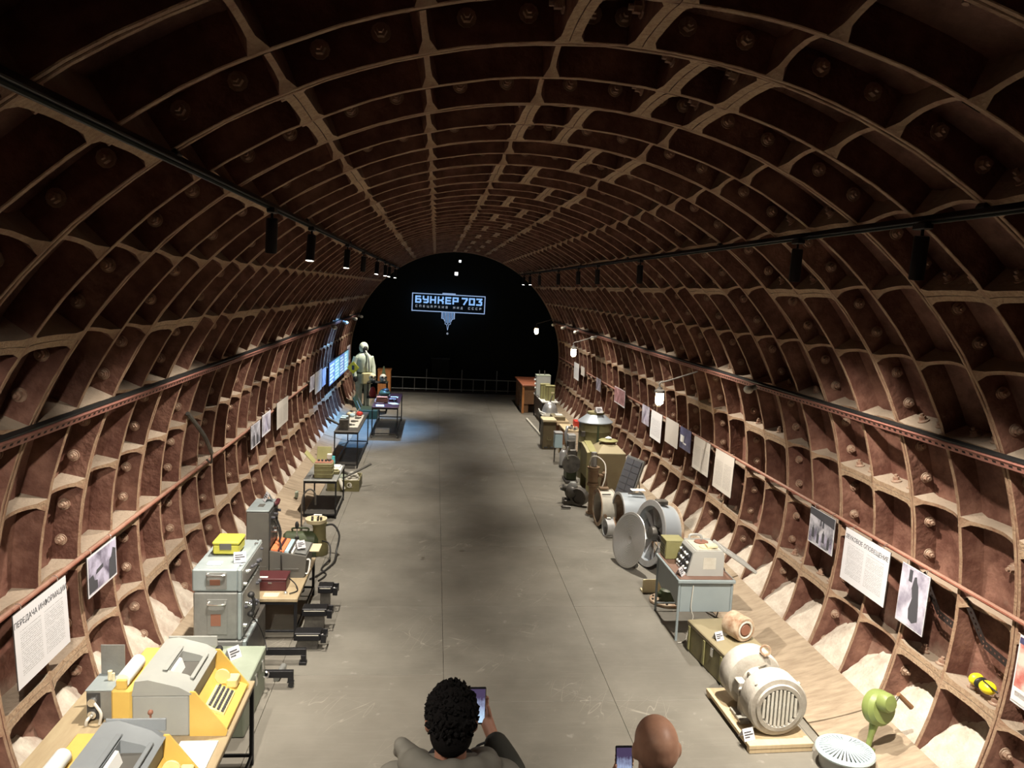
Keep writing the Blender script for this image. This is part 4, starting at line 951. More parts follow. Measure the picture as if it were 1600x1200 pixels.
hs = part('handset', MB().tube([(0.0, 0.10, 0.70), (0.02, 0.12, 0.705), (0.02, 0.20, 0.715)], 0.024, 10), 'maroon', t)
hs.location = (-0.02, -0.10, 0.0)
tent_card(-2.36, 8.36, 1.122, -1.1, 'white label card on top of the grey switchboard tower', 1.1)
tent_card(-1.99, 8.15, 0.69, 0.6, 'white label card lying on the switchboard desk', 0.9)
part('desk_leaf', MB().bx(0.336, 0.44, -0.02, 0.21, 0.20, 0.214, .002), 'cream', bpy.data.objects['switchboard'])
# desk microphone stand behind the switchboard
t = thing('microphone', 'black desk microphone standing behind the switchboard', 'microphone', (-2.12, 8.72, 0))
part('stand', MB().cyl((0, 0, 0), (0, 0, 0.62), 0.024, n=12), 'rubber', t); part('stem', MB().cyl((0, 0, 0.62), (0, 0, 0.72), 0.008, n=8), 'chrome', t); part('head', MB().ball((0, 0, 0.75), (0.022, 0.022, 0.045)), 'rubber', t); part('foot', MB().lathe([(0, 0), (0.09, 0), (0.09, .02), (0.03, .03), (0, .03)], 18), 'rubber', t)

# black frames and lamps on the floor in front of the low table
def floor_frame(y, x1, label, caster):
    t = thing('floor_frame', label, 'steel frame', (x1, y, 0), 0, 'black steel frames on the floor by the stack')
    part('beam', MB().bx(-0.42, 0, -0.02, 0.02, 0.09, 0.15, 0.003), 'black_metal', t)
    part('end_leg', MB().bx(-0.045, 0, -0.019, 0.019, 0.03 if not caster else 0.055, 0.0895, 0.003), 'black_metal', t); part('foot_plate', MB().bx(-0.06, 0.005, -0.03, 0.03, 0, 0.0295, .003) if not caster else MB().bx(-0.05, 0.005, -0.02, 0.02, 0.046, 0.0545, .001), 'black_metal', t)
    part('back_leg', MB().bx(-0.42, -0.385, -0.019, 0.019, 0, 0.0895, 0.003), 'black_metal', t)
    if caster: part('caster', MB().cyl((-0.02, -0.014, 0.023), (-0.02, 0.014, 0.023), 0.023, n=14), 'rubber', t)
floor_frame(6.56, -1.78, 'black steel frame foot on a caster, nearest on the floor', True)
floor_frame(6.98, -1.74, 'black steel frame foot standing behind the caster one', False)
solo('steel_tube', MB().tube([(0, 0, 0.03), (0.02, 0.22, 0.03)], 0.028, 12), 'steel_grey', 'grey tube lying between the two black frame feet', 'tube', (-1.94, 6.66, 0))
def floor_lamp_unit(y, z, label, w_=0.29):
    t = thing('lamp_housing', label, 'lamp housing', (-1.60, y, 0), 0, 'black lamp housings before the low table')
    part('body', MB().bx(-w_, -0.05, -0.07, 0.07, z, z + 0.075, .006), 'black_metal', t)
    part('stand', MB().bx(-w_ + .02, -0.08, -0.03, 0.03, 0.0, z - .0005, .002), 'gunmetal', t)
    part('yoke', MB().bx(-0.049, 0.0, -0.075, -0.06, z - 0.02, z + 0.06, .002).bx(-0.049, 0.0, 0.06, 0.075, z - 0.02, z + 0.06, .002).bx(-0.012, 0.0, -0.0595, 0.0595, z + 0.0, z + 0.04, .002), 'black_metal', t)
    part('lens', MB().cyl((-0.048, -0.02, z + .03), (-0.03, -0.02, z + .03), 0.018, n=12), 'chrome', t)
    part('rim_strip', MB().bx(-w_ + .02, -0.07, -0.072, -0.0705, z + 0.05, z + 0.06), 'offwhite', t)
floor_lamp_unit(7.30, 0.10, 'black lamp housing on the floor, nearest of three'); floor_lamp_unit(7.72, 0.16, 'black lamp housing on the floor, middle of three'); floor_lamp_unit(8.16, 0.22, 'black lamp housing on the floor, farthest of three', 0.2)

# green motor pump with loose cable
t = thing('motor_pump', 'dark green pump with cream bowl and black cable on floor', 'pump', (-2.22, 9.95, 0))
part('tank', MB().lathe([(0, -0.24), (0.09, -0.235), (0.125, -0.2), (0.13, 0.0), (0.125, 0.16), (0.08, 0.2), (0, 0.205)], 20, (-0.03, 0, 0.17), (1, 0, 0)), 'green_dark', t)
part('saddle', MB().bx(-0.22, 0.15, -0.1, 0.1, 0, 0.06, .006), 'green_dark', t)
part('grip_handle', MB().tube([(-0.15, 0, 0.29), (-0.15, 0, 0.335), (0.03, 0, 0.335), (0.03, 0, 0.29)], 0.012, 8), 'green_dark', t)
part('housing', MB().lathe([(0, 0), (0.11, 0.0), (0.115, 0.1), (0.085, 0.2), (0.08, 0.35), (0.10, 0.40), (0.0, 0.40)], 20, (0.17, 0.02, 0)), 'olive', t)
part('bowl', MB().lathe([(0.06, 0.401), (0.12, 0.41), (0.135, 0.46), (0.125, 0.46), (0.10, 0.42), (0.0, 0.415)], 24, (0.13, 0.02, 0)), 'cream', t)
for k in range(5): part('valve', MB().cyl((0.13 + 0.06 * math.cos(k * 1.3), 0.02 + 0.06 * math.sin(k * 1.3), 0.42), (0.13 + 0.06 * math.cos(k * 1.3), 0.02 + 0.06 * math.sin(k * 1.3), 0.475), 0.015, n=8), 'gunmetal', t)
part('tag', MB().bx(0.10, 0.2, 0.0, 0.05, 0.50, 0.506).bx(0.14, 0.15, 0.02, 0.03, 0.476, 0.4995), 'white', t)
mb = MB().tube([(0.24, 0.05, 0.36), (0.34, 0.05, 0.37), (0.42, 0.0, 0.25), (0.40, -0.1, 0.08), (0.40, -0.35, 0.02), (0.30, -0.7, 0.012), (0.2, -0.9, 0.012)], 0.013, 8)
mb.tube([(0.22, -0.08, 0.2), (0.32, -0.15, 0.18), (0.34, -0.3, 0.05), (0.28, -0.55, 0.012), (0.36, -0.75, 0.012), (0.30, -0.95, 0.012)], 0.010, 8)
part('cable', mb, 'cord', t)
solo('cloth_roll', MB().tube([(-0.09, 0, 0.03), (0.09, 0, 0.03)], 0.028, 10), 'maroon', 'maroon roll lying on floor between switchboard and green pump', 'roll', (-2.16, 9.55, 0))
mb = MB().tube([(0, 0, 0), (0, 0, 0.30), (0.02, 0.02, 0.5), (0.10, 0.04, 0.58), (0.17, 0.05, 0.52), (0.18, 0.05, 0.36)], 0.012, 8)
solo('cane_hook', mb, 'gunmetal', 'dark bent pipe standing behind the green pump by the table', 'pipe', (-2.42, 10.9, 0))

# small steel table with olive box
steel_table('small black steel table with olive box and shelf below', -2.5, -2.02, 11.5, 12.55, 0.57, 'steel_grey', th=0.02, leg=0.022, low=0.04, shelf='motor_dark')
t = thing('olive_instrument', 'olive ribbed instrument box with its lids open on steel table', 'instrument box', (-2.23, 11.72, 0.57))
part('body', MB().bx(-0.13, 0.13, -0.12, 0.12, 0, 0.225, 0.012), 'olive', t)
for z in (0.06, 0.12, 0.18): part('rib', MB().bx(-0.134, 0.134, -0.124, 0.124, z, z + 0.008, .003), 'olive_light', t)
part('top_panel', MB().bx(-0.12, 0.12, -0.11, 0.11, 0.2255, 0.235, .002), 'leatherette', t)
for k in range(4): part('knob', MB().cyl((-0.08 + k * .05, 0.0, 0.2355), (-0.08 + k * .05, 0.0, 0.26), 0.016, n=10), 'ink', t)
for sx, nm in ((-1, 'side_lid'), ):
    mb = MB(); mb.M = Matrix.Translation((-0.135, 0, 0.225)) @ Matrix.Rotation(math.radians(-42), 4, 'Y'); mb.bx(-0.012, 0.0, -0.11, 0.11, 0, 0.20, .004); part(nm, mb, 'olive_light', t)
mb = MB(); mb.M = Matrix.Translation((-0.02, 0.125, 0.225)) @ Matrix.Rotation(math.radians(-18), 4, 'X'); mb.bx(-0.11, 0.10, 0.0, 0.012, 0, 0.20, .004); part('back_lid', mb, 'olive_light', t)
part('white_block', MB().bx(0.03, 0.10, 0.03, 0.11, 0.2605, 0.33, .004).bx(0.05, .08, .05, .09, .2355, .26), 'offwhite', t)
solo('white_tray', MB().bx(-0.09, 0.09, -0.16, 0.16, 0, 0.03, .006).bx(-0.07, 0.07, -0.02, 0.12, 0.0305, 0.06, .006), 'white', 'white tray of parts on the small steel table', 'tray', (-2.12, 12.18, 0.57))
solo('teal_bottle', MB().lathe([(0, 0), (0.035, 0), (0.036, 0.10), (0.033, 0.115), (0.033, 0.15), (0, 0.152)], 16), 'teal', 'teal bottle on the far end of the small steel table', 'bottle', (-2.2, 12.46, 0.57))
solo('dark_block', MB().bx(-0.045, 0.045, -0.06, 0.06, 0, 0.05, .006).bx(-0.03, 0.03, -0.03, 0.03, 0.0505, 0.07, .004), 'olive', 'small olive block on steel table in front of white tray', 'block', (-2.08, 11.93, 0.57))
solo('socket_on_board', MB().bx(-0.02, 0.02, -0.05, 0.05, 0, 0.09, .004), 'green_pale', 'little pale box fixed on the boards left of the steel table', 'box', (-2.72, 12.3, 0.098))

# suitcase of hoses
t = thing('hose_case', 'open olive suitcase with pale hoses on floor', 'suitcase', (-2.1, 13.35, 0))
part('shell', MB().bx(-0.26, 0.26, -0.28, -0.265, 0, 0.19, .004).bx(-0.26, 0.26, 0.265, 0.28, 0, 0.19, .004).bx(-0.26, -0.245, -0.264, 0.264, 0, 0.19, .004).bx(0.245, 0.26, -0.264, 0.264, 0, 0.19, .004).bx(-0.244, 0.244, -0.264, 0.264, 0, 0.02), 'olive', t)
part('liner', MB().bx(-0.24, 0.0, -0.26, 0.26, 0.021, 0.17, .02), 'green_pale', t)
for x in (-0.12, 0.12): part('clasp', MB().bx(x - .03, x + .03, -0.285, -0.2805, 0.07, 0.075).bx(x - .02, x + .02, -0.288, -0.2805, 0.09, 0.13, .002), 'chrome', t)
part('lock_ring', MB().lathe([(0.03, 0), (0.042, 0), (0.042, .008), (0.03, .008)], 18, (0.1, -0.281, 0.11), (0, -1, 0), True), 'offwhite', t)
mb = MB()
for k in range(3):
    pts = [(0.12 + (0.10 - k * .02) * math.cos(a * 0.5), 0.02 + (0.16 - k * .03) * math.sin(a * 0.5), 0.15 + k * .035) for a in range(14)]
    mb.tube(pts, 0.024, 8)
part('hose', mb, 'offwhite', t)
part('dark_hose', MB().tube([(-0.25, 0.0, 0.27), (-0.1, -0.05, 0.29), (0.05, -0.02, 0.24), (0.14, -0.03, 0.23)], 0.026, 8), 'gunmetal', t)
part('nozzle', MB().tube([(-0.02, -0.2, 0.2), (0.2, -0.1, 0.30), (0.42, 0.05, 0.40)], [0.014, 0.02, 0.024], 8), 'motor_dark', t)
part('loose_hose', MB().tube([(-0.06, -0.24, 0.2), (-0.02, -0.31, 0.12), (0.02, -0.33, 0.05)], 0.03, 8), 'offwhite', t)

# two longer steel tables
steel_table('long black steel table with white cloth of instruments, middle left', -2.47, -2.02, 14.75, 17.1, 0.69, 'gunmetal', th=0.02, leg=0.022, low=0.05)
solo('table_sheet', MB().bx(-0.14, 0.12, -0.75, 0.75, 0, 0.004), 'offwhite', 'pale cloth laid under the instruments on the middle left table', 'cloth', (-2.2, 15.95, 0.69))
t = thing('black_case', 'black upright case with blue tools on middle left table', 'case', (-2.3, 15.0, 0.69))
part('body', MB().bx(-0.09, 0.075, -0.11, 0.11, 0, 0.20, .006), 'gunmetal', t); part('tools', MB().bx(-0.08, 0.03, -0.06, 0.08, 0.2005, 0.23, .008).bx(-0.06, 0.06, 0.0, 0.1, 0.2305, 0.25, .006), 'sky_plastic', t)
for i, (dx, dy, m_, lab) in enumerate(((-0.05, 0.55, 'motor_dark', 'small dark clamp on pale cloth, nearest of three'), (-0.02, 0.95, 'gunmetal', 'small dark clamp on pale cloth, middle of three'), (0.02, 1.35, 'motor_dark', 'small dark clamp on pale cloth, farthest of three'))):
    solo('clamp', MB().lathe([(0.025, 0), (0.05, 0), (0.05, .03), (0.025, .03)], 14, closed=True).bx(0.051, 0.10, -.012, .012, .005, .025, .003), m_, lab, 'clamp', (-2.2 + dx, 14.85 + dy, 0.694), 0.4 * i)
t = thing('first_aid_dummy', 'pink and white plastic anatomy pieces on middle left table', 'model', (-2.27, 16.55, 0.694))
for i, (x, y, m_, q) in enumerate(((-0.1, 0, 'cream', .05), (0.0, 0.03, 'offwhite', .055), (0.10, 0.02, 'red', .06), (-0.03, -0.16, 'sky_plastic', .05))): part('piece', MB().ball((x, y, q * .8), (q * 1.2, q, q * .8)), m_, t)
part('rod', MB().cyl((0.05, -0.25, 0), (0.05, -0.25, 0.15), 0.008, n=8), 'gunmetal', t)
mb = MB().cyl((0, 0, 0), (-0.22, 0.05, 0.10), 0.02, 0.03, n=10); mb.cyl((0, 0, 0), (0.05, -0.012, -0.02), 0.012, n=8)
solo('torch', mb, 'rubber', 'black torch jutting out behind the middle left table', 'torch', (-2.44, 15.25, 0.74))
steel_table('black steel table on casters with documents, farthest on left', -2.02, -1.43, 17.78, 20.15, 0.70, 'maroon', th=0.02, leg=0.024, low=0.09, casters=True)
for i, (x, y, rz, m_, lab) in enumerate(((-1.85, 18.0, 0.1, 'white', 'white document at the near left corner of the caster table'), (-1.56, 18.35, 0.5, 'cream', 'cream document in the middle of the caster table'), (-1.6, 19.4, 0.0, 'cream', 'cream document at the far end of the caster table'))):
    solo('document', MB().bx(-0.09, 0.09, -0.14, 0.14, 0, 0.005, .001), m_, lab, 'paper', (x, y, 0.70), rz)
t = thing('leather_satchel', 'orange-brown satchel on the caster table', 'satchel', (-1.83, 18.5, 0.70))
part('bag', MB().bx(-0.14, 0.13, -0.12, 0.12, 0, 0.13, .03), 'leatherette', t); part('flap', MB().bx(-0.13, 0.12, -0.124, 0.0, 0.1305, 0.145, .006), 'orange', t); part('strap', MB().tube([(-0.13, 0, 0.1), (-0.16, -0.1, 0.05), (-0.12, -0.2, 0.015), (0.05, -0.18, 0.012)], 0.012, 6), 'leatherette', t)
t = thing('field_glasses', 'dark purple binocular case with strap on caster table', 'case', (-1.6, 18.85, 0.70)); part('body', MB().bx(-0.1, 0.09, -0.14, 0.12, 0, 0.07, .02), 'maroon', t); part('strap', MB().tube([(0.0, -0.14, 0.05), (0.06, -0.28, 0.02), (0.12, -0.2, 0.012)], 0.01, 6), 'rubber', t)
t = thing('green_helmet_bag', 'dark green bag at the back of the caster table', 'bag', (-1.83, 19.35, 0.70)); part('bag', MB().ball((0, 0, 0.10), (0.14, 0.16, 0.10)), 'green_dark', t); part('top_flap', MB().ball((0.02, -0.02, 0.18), (0.09, 0.1, 0.05)), 'rubber', t)
solo('brick_block', MB().bx(-0.16, 0.16, -0.12, 0.12, 0, 0.12, .008).bx(-0.15, 0.15, -0.11, 0.11, 0.1205, .135, .004), 'offwhite', 'pale box on the floor under the caster table', 'box', (-1.8, 18.25, 0))

# green crate, shelf with gas masks, mannequin, cabinet
t = thing('weapon_crate', 'dark green crate with raised lid beside the caster table', 'crate', (-2.3, 20.72, 0))
part('body', MB().bx(-0.24, 0.24, -0.4, 0.4, 0, 0.22, .008), 'green_dark', t)
mb = MB(); mb.M = Matrix.Translation((-0.245, 0, 0.22)) @ Matrix.Rotation(math.radians(-20), 4, 'Y'); mb.bx(-0.03, 0.0, -0.4, 0.4, 0, 0.34, .006); part('lid', mb, 'green_dark', t)
for y in (-0.25, 0.25): part('stay', MB().cyl((-0.2, y, 0.221), (-0.3, y, 0.44), 0.008, n=6), 'offwhite', t)
part('latch', MB().bx(0.2405, 0.25, -.03, .03, .12, .19, .002), 'chrome', t)
t = thing('mask_stand', 'black metal stand with gas masks and bags beside mannequin', 'stand', (-2.14, 21.45, 0))
for x, y in ((-0.26, -0.2), (0.24, -0.2), (-0.26, 0.2), (0.24, 0.2)): part('leg', MB().cyl((x, y, 0), (x, y, 0.80), 0.012, n=8), 'black_metal', t)
part('shelf', MB().bx(-0.28, 0.26, -0.22, 0.22, 0.80, 0.82, .003), 'black_metal', t); part('low_shelf', MB().bx(-0.28, 0.26, -0.22, 0.22, 0.40, 0.415, .003), 'black_metal', t)
part('pyramid_post', MB().lathe([(0.13, 0.82), (0.12, 0.84), (0.02, 1.22), (0, 1.24)], 4, (0.14, 0.12, 0)), 'green_dark', t)
def gas_mask(x, y, z, m_, label):
    g = thing('gas_mask', label, 'gas mask', (x, y, z), 0.3, 'gas masks on the stand')
    part('face', MB().ball((0, 0, 0.11), (0.10, 0.11, 0.115)), m_, g)
    for s_ in (-1, 1): part('eyepiece', MB().cyl((s_ * .045, -0.085, 0.14), (s_ * .05, -0.118, 0.145), 0.03, n=12), 'gunmetal', g)
    part('filter', MB().cyl((0, -0.09, 0.06), (0, -0.17, 0.03), 0.04, n=14), 'gunmetal', g)
gas_mask(-2.0, 21.35, 0.822, 'offwhite', 'pale gas mask on right of the stand shelf'); gas_mask(-2.28, 21.4, 0.822, 'cream', 'cream hooded gas mask on left of the stand shelf'); gas_mask(-2.0, 21.4, 0.417, 'white', 'white gas mask on the low shelf of the stand')
t = thing('fire_bag', 'red cloth bag on the low shelf of the mask stand', 'bag', (-2.27, 21.4, 0.417)); part('bag', MB().lathe([(0, 0), (0.08, 0), (0.10, .1), (0.06, .24), (0.03, .27), (0, .27)], 14), 'red', t); part('tie', MB().lathe([(0.034, .245), (0.045, .25), (0.034, .256)], 12), 'cream', t)
# mannequin in protective suit
t = thing('mannequin', 'mannequin in pale green hooded protective suit and gas mask', 'mannequin', (-2.58, 22.0, 0), 0.5)
mb = MB(); 
for s_ in (-1, 1):
    mb.tube([(s_ * .11, 0, 0.03), (s_ * .12, 0, 0.45), (s_ * .11, 0, 0.92)], [0.09, 0.085, 0.12], 14)
    mb.tube([(s_ * .20, 0, 1.42), (s_ * .29, 0.02, 1.15), (s_ * .27, -0.08, 0.90)], [0.09, 0.075, 0.06], 12)
mb.lathe([(0.0, 0.72), (0.22, 0.72), (0.22, 0.9), (0.21, 1.15), (0.23, 1.35), (0.20, 1.46), (0.10, 1.55), (0, 1.56)], 20); mb.ball((0, 0, 1.68), (0.125, 0.13, 0.155), 18, 12)
part('suit', mb, 'suit', t)
part('mask', MB().ball((0, -0.06, 1.66), (0.085, 0.085, 0.11)), 'rubber', t); part('hose', MB().tube([(0, -0.14, 1.60), (0.02, -0.26, 1.45), (0.05, -0.26, 1.2), (0.06, -0.24, 1.05)], 0.022, 8), 'rubber_grey', t)
part('satchel', MB().bx(-0.16, 0.14, -0.34, -0.235, 0.72, 1.02, .02), 'suit_yellow', t)
part('belt', MB().lathe([(0.226, 0.98), (0.232, 0.98), (0.232, 1.03), (0.226, 1.03)], 20), 'green_dark', t)
for s_ in (-1, 1): part('glove', MB().ball((s_ * .27, -0.10, 0.84), (0.05, 0.055, 0.09)), 'rubber', t); part('boot', MB().ball((s_ * .11, -0.05, 0.055), (0.07, 0.15, 0.055)), 'rubber', t)
t = thing('warning_sign', 'yellow diamond hazard sign with black mark beside mannequin', 'sign', (-2.80, 21.45, 1.18), -0.2)
mb = MB(); mb.M = Matrix.Rotation(PI / 4, 4, 'Y'); mb.bx(-0.12, 0.12, -0.006, 0.006, -0.12, 0.12, .003); part('plate', mb, 'safety_yellow', t); part('mark', MB().bx(-0.035, 0.035, -0.0085, -0.0065, -0.06, 0.06, .0005), 'ink', t); part('post', MB().cyl((0, 0.02, -1.08), (0, 0.02, 0.1), 0.01, n=8), 'black_metal', t)
t = thing('wooden_cabinet', 'orange varnished wooden cabinet at the far left end', 'cabinet', (-2.19, 25.15, 0))
part('body', MB().bx(-0.2, 0.2, -0.22, 0.22, 0, 0.76, .006), 'orange_wood', t); part('top', MB().bx(-0.215, 0.215, -0.235, 0.235, 0.7605, 0.79, .005), 'orange_wood', t)
part('door', MB().bx(-0.18, 0.18, -0.232, -0.2205, 0.05, 0.73, .004), 'orange_wood', t); part('knob', MB().ball((0.14, -0.245, 0.4), 0.013), 'chrome', t)

# ------------------------------------------------------------------ right side, near to far
# motor on a plywood pallet
t = thing('plywood_pallet', 'thick plywood board on the floor under the grey motor', 'pallet', (2.02, 5.93, 0), 0.04)
part('board', MB().bx(-0.255, 0.265, -0.44, 0.44, 0.035, 0.07, .004), 'pale_ply', t)
for y in (-0.41, 0.41): part('runner', MB().bx(-0.25, 0.26, y - 0.025, y + 0.025, 0, 0.0345, .003), 'pale_ply', t)
t = thing('electric_motor', 'big grey electric motor with slatted fan cowl on plywood', 'motor', (2.03, 5.9, 0.07), 0.03)
AX = (0, -1, 0); mc = (0, 0, 0.245)
part('fan_cowl', MB().lathe([(0.15, 0.315), (0.155, 0.335), (0.185, 0.335), (0.19, 0.318), (0.225, 0.312), (0.238, 0.295), (0.24, 0.14), (0.225, 0.11), (0.0, 0.10)], 40, mc, AX), 'motor_grey', t)
gr = part('grille', MB().cyl((0, -0.30, 0.245), (0, -0.312, 0.245), 0.151, n=30), 'motor_dark', t)
for k in range(-4, 5):
    hh = math.sqrt(0.149 ** 2 - (k * .032) ** 2)
    part('slat', MB().bx(k * .032 - .010, k * .032 + .010, -0.334, -0.3125, 0.245 - hh, 0.245 + hh, .002), 'offwhite', gr)
part('stator', MB().lathe([(0, 0.099), (0.13, 0.099), (0.13, -0.09), (0, -0.09)], 28, (0, 0, 0.245), AX), 'motor_grey', t)
for k in range(5): part('gusset', MB().prism([(0.09, 0.12 + 0.245), (-0.06, 0.22 + .245), (-0.06, 0.12 + .245)], 0, -0.006, 0.006), 'motor_grey', t).rotation_euler = (0, 0, 0)
for k, o in enumerate([c for c in t.children if c.name.startswith('gusset')]):
    a = (k - 2) * 0.75; o.matrix_local = Matrix.Translation((0, 0, 0.245)) @ Matrix.Rotation(a, 4, 'Y') @ Matrix.Translation((0, 0, -0.245))
part('drum', MB().lathe([(0, -0.0905), (0.16, -0.0905), (0.225, -0.12), (0.24, -0.15), (0.24, -0.29), (0.22, -0.32), (0, -0.325)], 40, mc, AX), 'motor_grey', t)
part('foot', MB().bx(-0.21, -0.13, -0.12, 0.1, 0.0, 0.03, .004).bx(0.13, 0.21, -0.12, 0.1, 0.0, 0.03, .004).bx(-0.17, -0.10, -0.06, 0.05, 0.0305, 0.17, .006).bx(0.10, 0.17, -0.06, 0.05, 0.0305, 0.17, .006), 'motor_grey', t)
part('lifting_eye', MB().lathe([(0.032, -0.007), (0.046, -0.007), (0.046, 0.007), (0.032, 0.007)], 18, (0.06, 0.1, 0.51), (0.4, 1, 0), True).cyl((0.06, 0.1, 0.46), (0.06, 0.1, 0.475), 0.014, n=8), 'rust_cream', t)
for k in range(4):
    a = PI / 4 + k * PI / 2; part('bolt', MB().cyl((0.232 * math.cos(a), -0.27, 0.245 + 0.232 * math.sin(a)), (0.25 * math.cos(a), -0.27, 0.245 + 0.25 * math.sin(a)), 0.012, n=6), 'offwhite', t)
part('terminal_box', MB().bx(-0.20, -0.131, -0.02, 0.08, 0.18, 0.30, .008), 'motor_grey', t)
tent_card(1.80, 5.58, 0.072, 0.3, 'white label card on the plywood before the grey motor', 1.0)
t = thing('olive_chest', 'long olive green chest behind the grey motor', 'chest', (2.13, 6.87, 0), 0.12)
part('body', MB().bx(-0.22, 0.22, -0.36, 0.42, 0, 0.255, .008), 'olive', t); part('lid', MB().bx(-0.226, 0.226, -0.366, 0.426, 0.2555, 0.30, .008), 'olive_khaki', t)
for y in (-0.3, 0.04, 0.36): part('strap', MB().bx(-0.236, -0.2265, y - .018, y + .018, 0.03, 0.26, .003), 'olive_light', t)
part('latch', MB().bx(-0.238, -0.2265, -0.14, -0.1, 0.18, 0.26, .002), 'chrome', t)
tent_card(2.0, 6.82, 0.302, 0.4, 'white label card lying on the olive chest', 0.9)
t = thing('insulator_drum', 'small cream and rust drum lying on the olive chest', 'drum', (2.19, 6.86, 0.302), 0.35)
part('shell', MB().lathe([(0.06, 0.10), (0.075, 0.115), (0.105, 0.115), (0.115, 0.10), (0.115, -0.08), (0.09, -0.10), (0, -0.10)], 30, (0, 0, 0.115), AX), 'rust_cream', t); part('plug', MB().lathe([(0, 0.118), (0.05, 0.118), (0.0595, 0.10), (0.0595, 0.02)], 24, (0, 0, 0.115), AX), 'leatherette', t)
part('ring', MB().lathe([(0.064, 0.116), (0.07, 0.121), (0.078, 0.121), (0.084, 0.116)], 26, (0, 0, 0.115), AX), 'offwhite', t)
solo('clamp_block', MB().bx(-0.06, 0.06, -0.05, 0.05, 0, 0.03, .006).bx(-0.02, 0.03, -0.02, 0.02, 0.0305, 0.06, .004), 'gunmetal', 'small dark clamp on the boards right of the olive chest', 'clamp', (2.52, 6.55, 0.062))
# fan cover on the floor
t = thing('fan_cap', 'round blue-grey slotted ventilator cap on the floor, lower right', 'ventilator cap', (2.44, 5.30, 0.0))
part('drum', MB().lathe([(0, 0), (0.175, 0), (0.18, 0.10), (0.185, 0.115), (0.0, 0.115)], 36), 'steel_grey', t)
part('rim', MB().lathe([(0.14, 0.1155), (0.205, 0.1155), (0.212, 0.13), (0.205, 0.145), (0.19, 0.15), (0.185, 0.145), (0.14, 0.125)], 40, closed=True), 'fan_blue', t)
part('dark_inside', MB().lathe([(0, 0.128), (0.139, 0.126), (0.139, 0.118), (0, 0.118)], 30), 'motor_dark', t)
for k in range(36):
    a = 2 * PI * k / 36; mb = MB(); mb.M = Matrix.Rotation(a, 4, 'Z'); w0, w1 = 0.0038, 0.0095
    mb.add([(0.05, -w0, 0.172), (0.186, -w1, 0.149), (0.186, w1, 0.149), (0.05, w0, 0.172), (0.05, -w0, 0.167), (0.186, -w1, 0.144), (0.186, w1, 0.144), (0.05, w0, 0.167)], [(0, 1, 2, 3), (7, 6, 5, 4), (0, 4, 5, 1), (1, 5, 6, 2), (2, 6, 7, 3), (3, 7, 4, 0)])
    part('slat', mb, 'fan_blue', t, smooth=False)
part('hub', MB().lathe([(0, 0.183), (0.03, 0.181), (0.05, 0.173), (0.052, 0.166), (0, 0.166)], 24), 'fan_blue', t)
# hand siren
t = thing('hand_siren', 'green hand-cranked siren with brown handle on the right boards', 'siren', (2.74, 5.42, 0.0), 0.5)
part('housing', MB().lathe([(0, -0.06), (0.10, -0.055), (0.13, -0.03), (0.135, 0.0), (0.13, 0.03), (0.11, 0.05), (0.105, 0.062), (0, 0.066)], 30, (0, 0, 0.40), (-0.25, -1, 0.25)), 'green_bright', t)
part('gear_case', MB().lathe([(0, 0.0), (0.075, 0.0), (0.07, 0.05), (0.055, 0.07), (0, 0.075)], 24, (-0.02, -0.05, 0.475), (-0.25, -1, 0.25)), 'green_bright', t)
part('gear_cap', MB().lathe([(0, 0.0), (0.036, 0.0), (0.034, 0.03), (0, 0.034)], 18, (0.03, -0.055, 0.41), (-0.25, -1, 0.25)), 'green_bright', t)
part('leg', MB().tube([(-0.03, 0.0, 0.29), (-0.06, 0.0, 0.2), (-0.09, 0.0, 0.10)], [0.035, 0.022, 0.02], 10), 'green_bright', t)
part('foot', MB().bx(-0.13, -0.05, -0.04, 0.04, 0.075, 0.0995, .004), 'green_bright', t)
part('crank_arm', MB().tube([(0.0, -0.11, 0.47), (0.06, -0.12, 0.54)], 0.010, 8), 'gunmetal', t)
part('crank_handle', MB().cyl((0.05, -0.115, 0.545), (0.15, -0.17, 0.44), 0.017, 0.02, n=12), 'brown_wood', t)
# ear defenders on the wall rib
t = thing('ear_defenders', 'bright yellow ear defenders lying on a rib of the right wall', 'ear defenders', (3.235, 5.0, 0.78), 0)
for s_, y in ((1, 0.07), (-1, -0.05)):
    c = part('cup', MB().ball((0, y, 0.02), (0.055, 0.038 if s_ > 0 else 0.06, 0.045), 18, 12), 'safety_yellow', t)
part('cushion', MB().ball((0, 0.022, 0.018), (0.052, 0.02, 0.042), 16, 10), 'rubber', t)
part('headband', MB().tube([(-0.03, -0.04, 0.065), (-0.02, -0.10, 0.05), (0.0, -0.15, 0.03)], 0.006, 8).tube([(0, 0.11, 0.02), (0, 0.135, 0.015)], 0.008, 6), 'rubber', t)

# school desk with tape recorder
t = thing('metal_desk', 'blue-grey metal desk with brown top and tube legs', 'desk', (2.10, 7.85, 0))
part('tabletop', MB().bx(-0.31, 0.28, -0.43, 0.40, 0.60, 0.635, .006), 'desk_blue', t); part('inlay', MB().bx(-0.29, 0.26, -0.41, 0.38, 0.6355, 0.64, .001), 'desk_inlay', t)
part('front_panel', MB().bx(-0.27, 0.24, -0.40, -0.388, 0.30, 0.5995, .002), 'desk_blue', t)
mb = MB(); mb.prism([(-0.38, 0.5995), (0.36, 0.5995), (0.36, 0.36), (0.2, 0.32), (-0.1, 0.40), (-0.38, 0.33)], 0, -0.285, -0.275); part('side_panel', mb, 'desk_blue', t)
mb = MB(); mb.prism([(-0.38, 0.5995), (0.36, 0.5995), (0.36, 0.36), (-0.38, 0.33)], 0, 0.245, 0.255); part('side_panel', mb, 'desk_blue', t)
for x in (-0.285, 0.255):
    for y in (-0.395, 0.365): part('leg', MB().cyl((x, y, 0), (x, y, 0.5995), 0.0135, n=10), 'desk_blue', t)
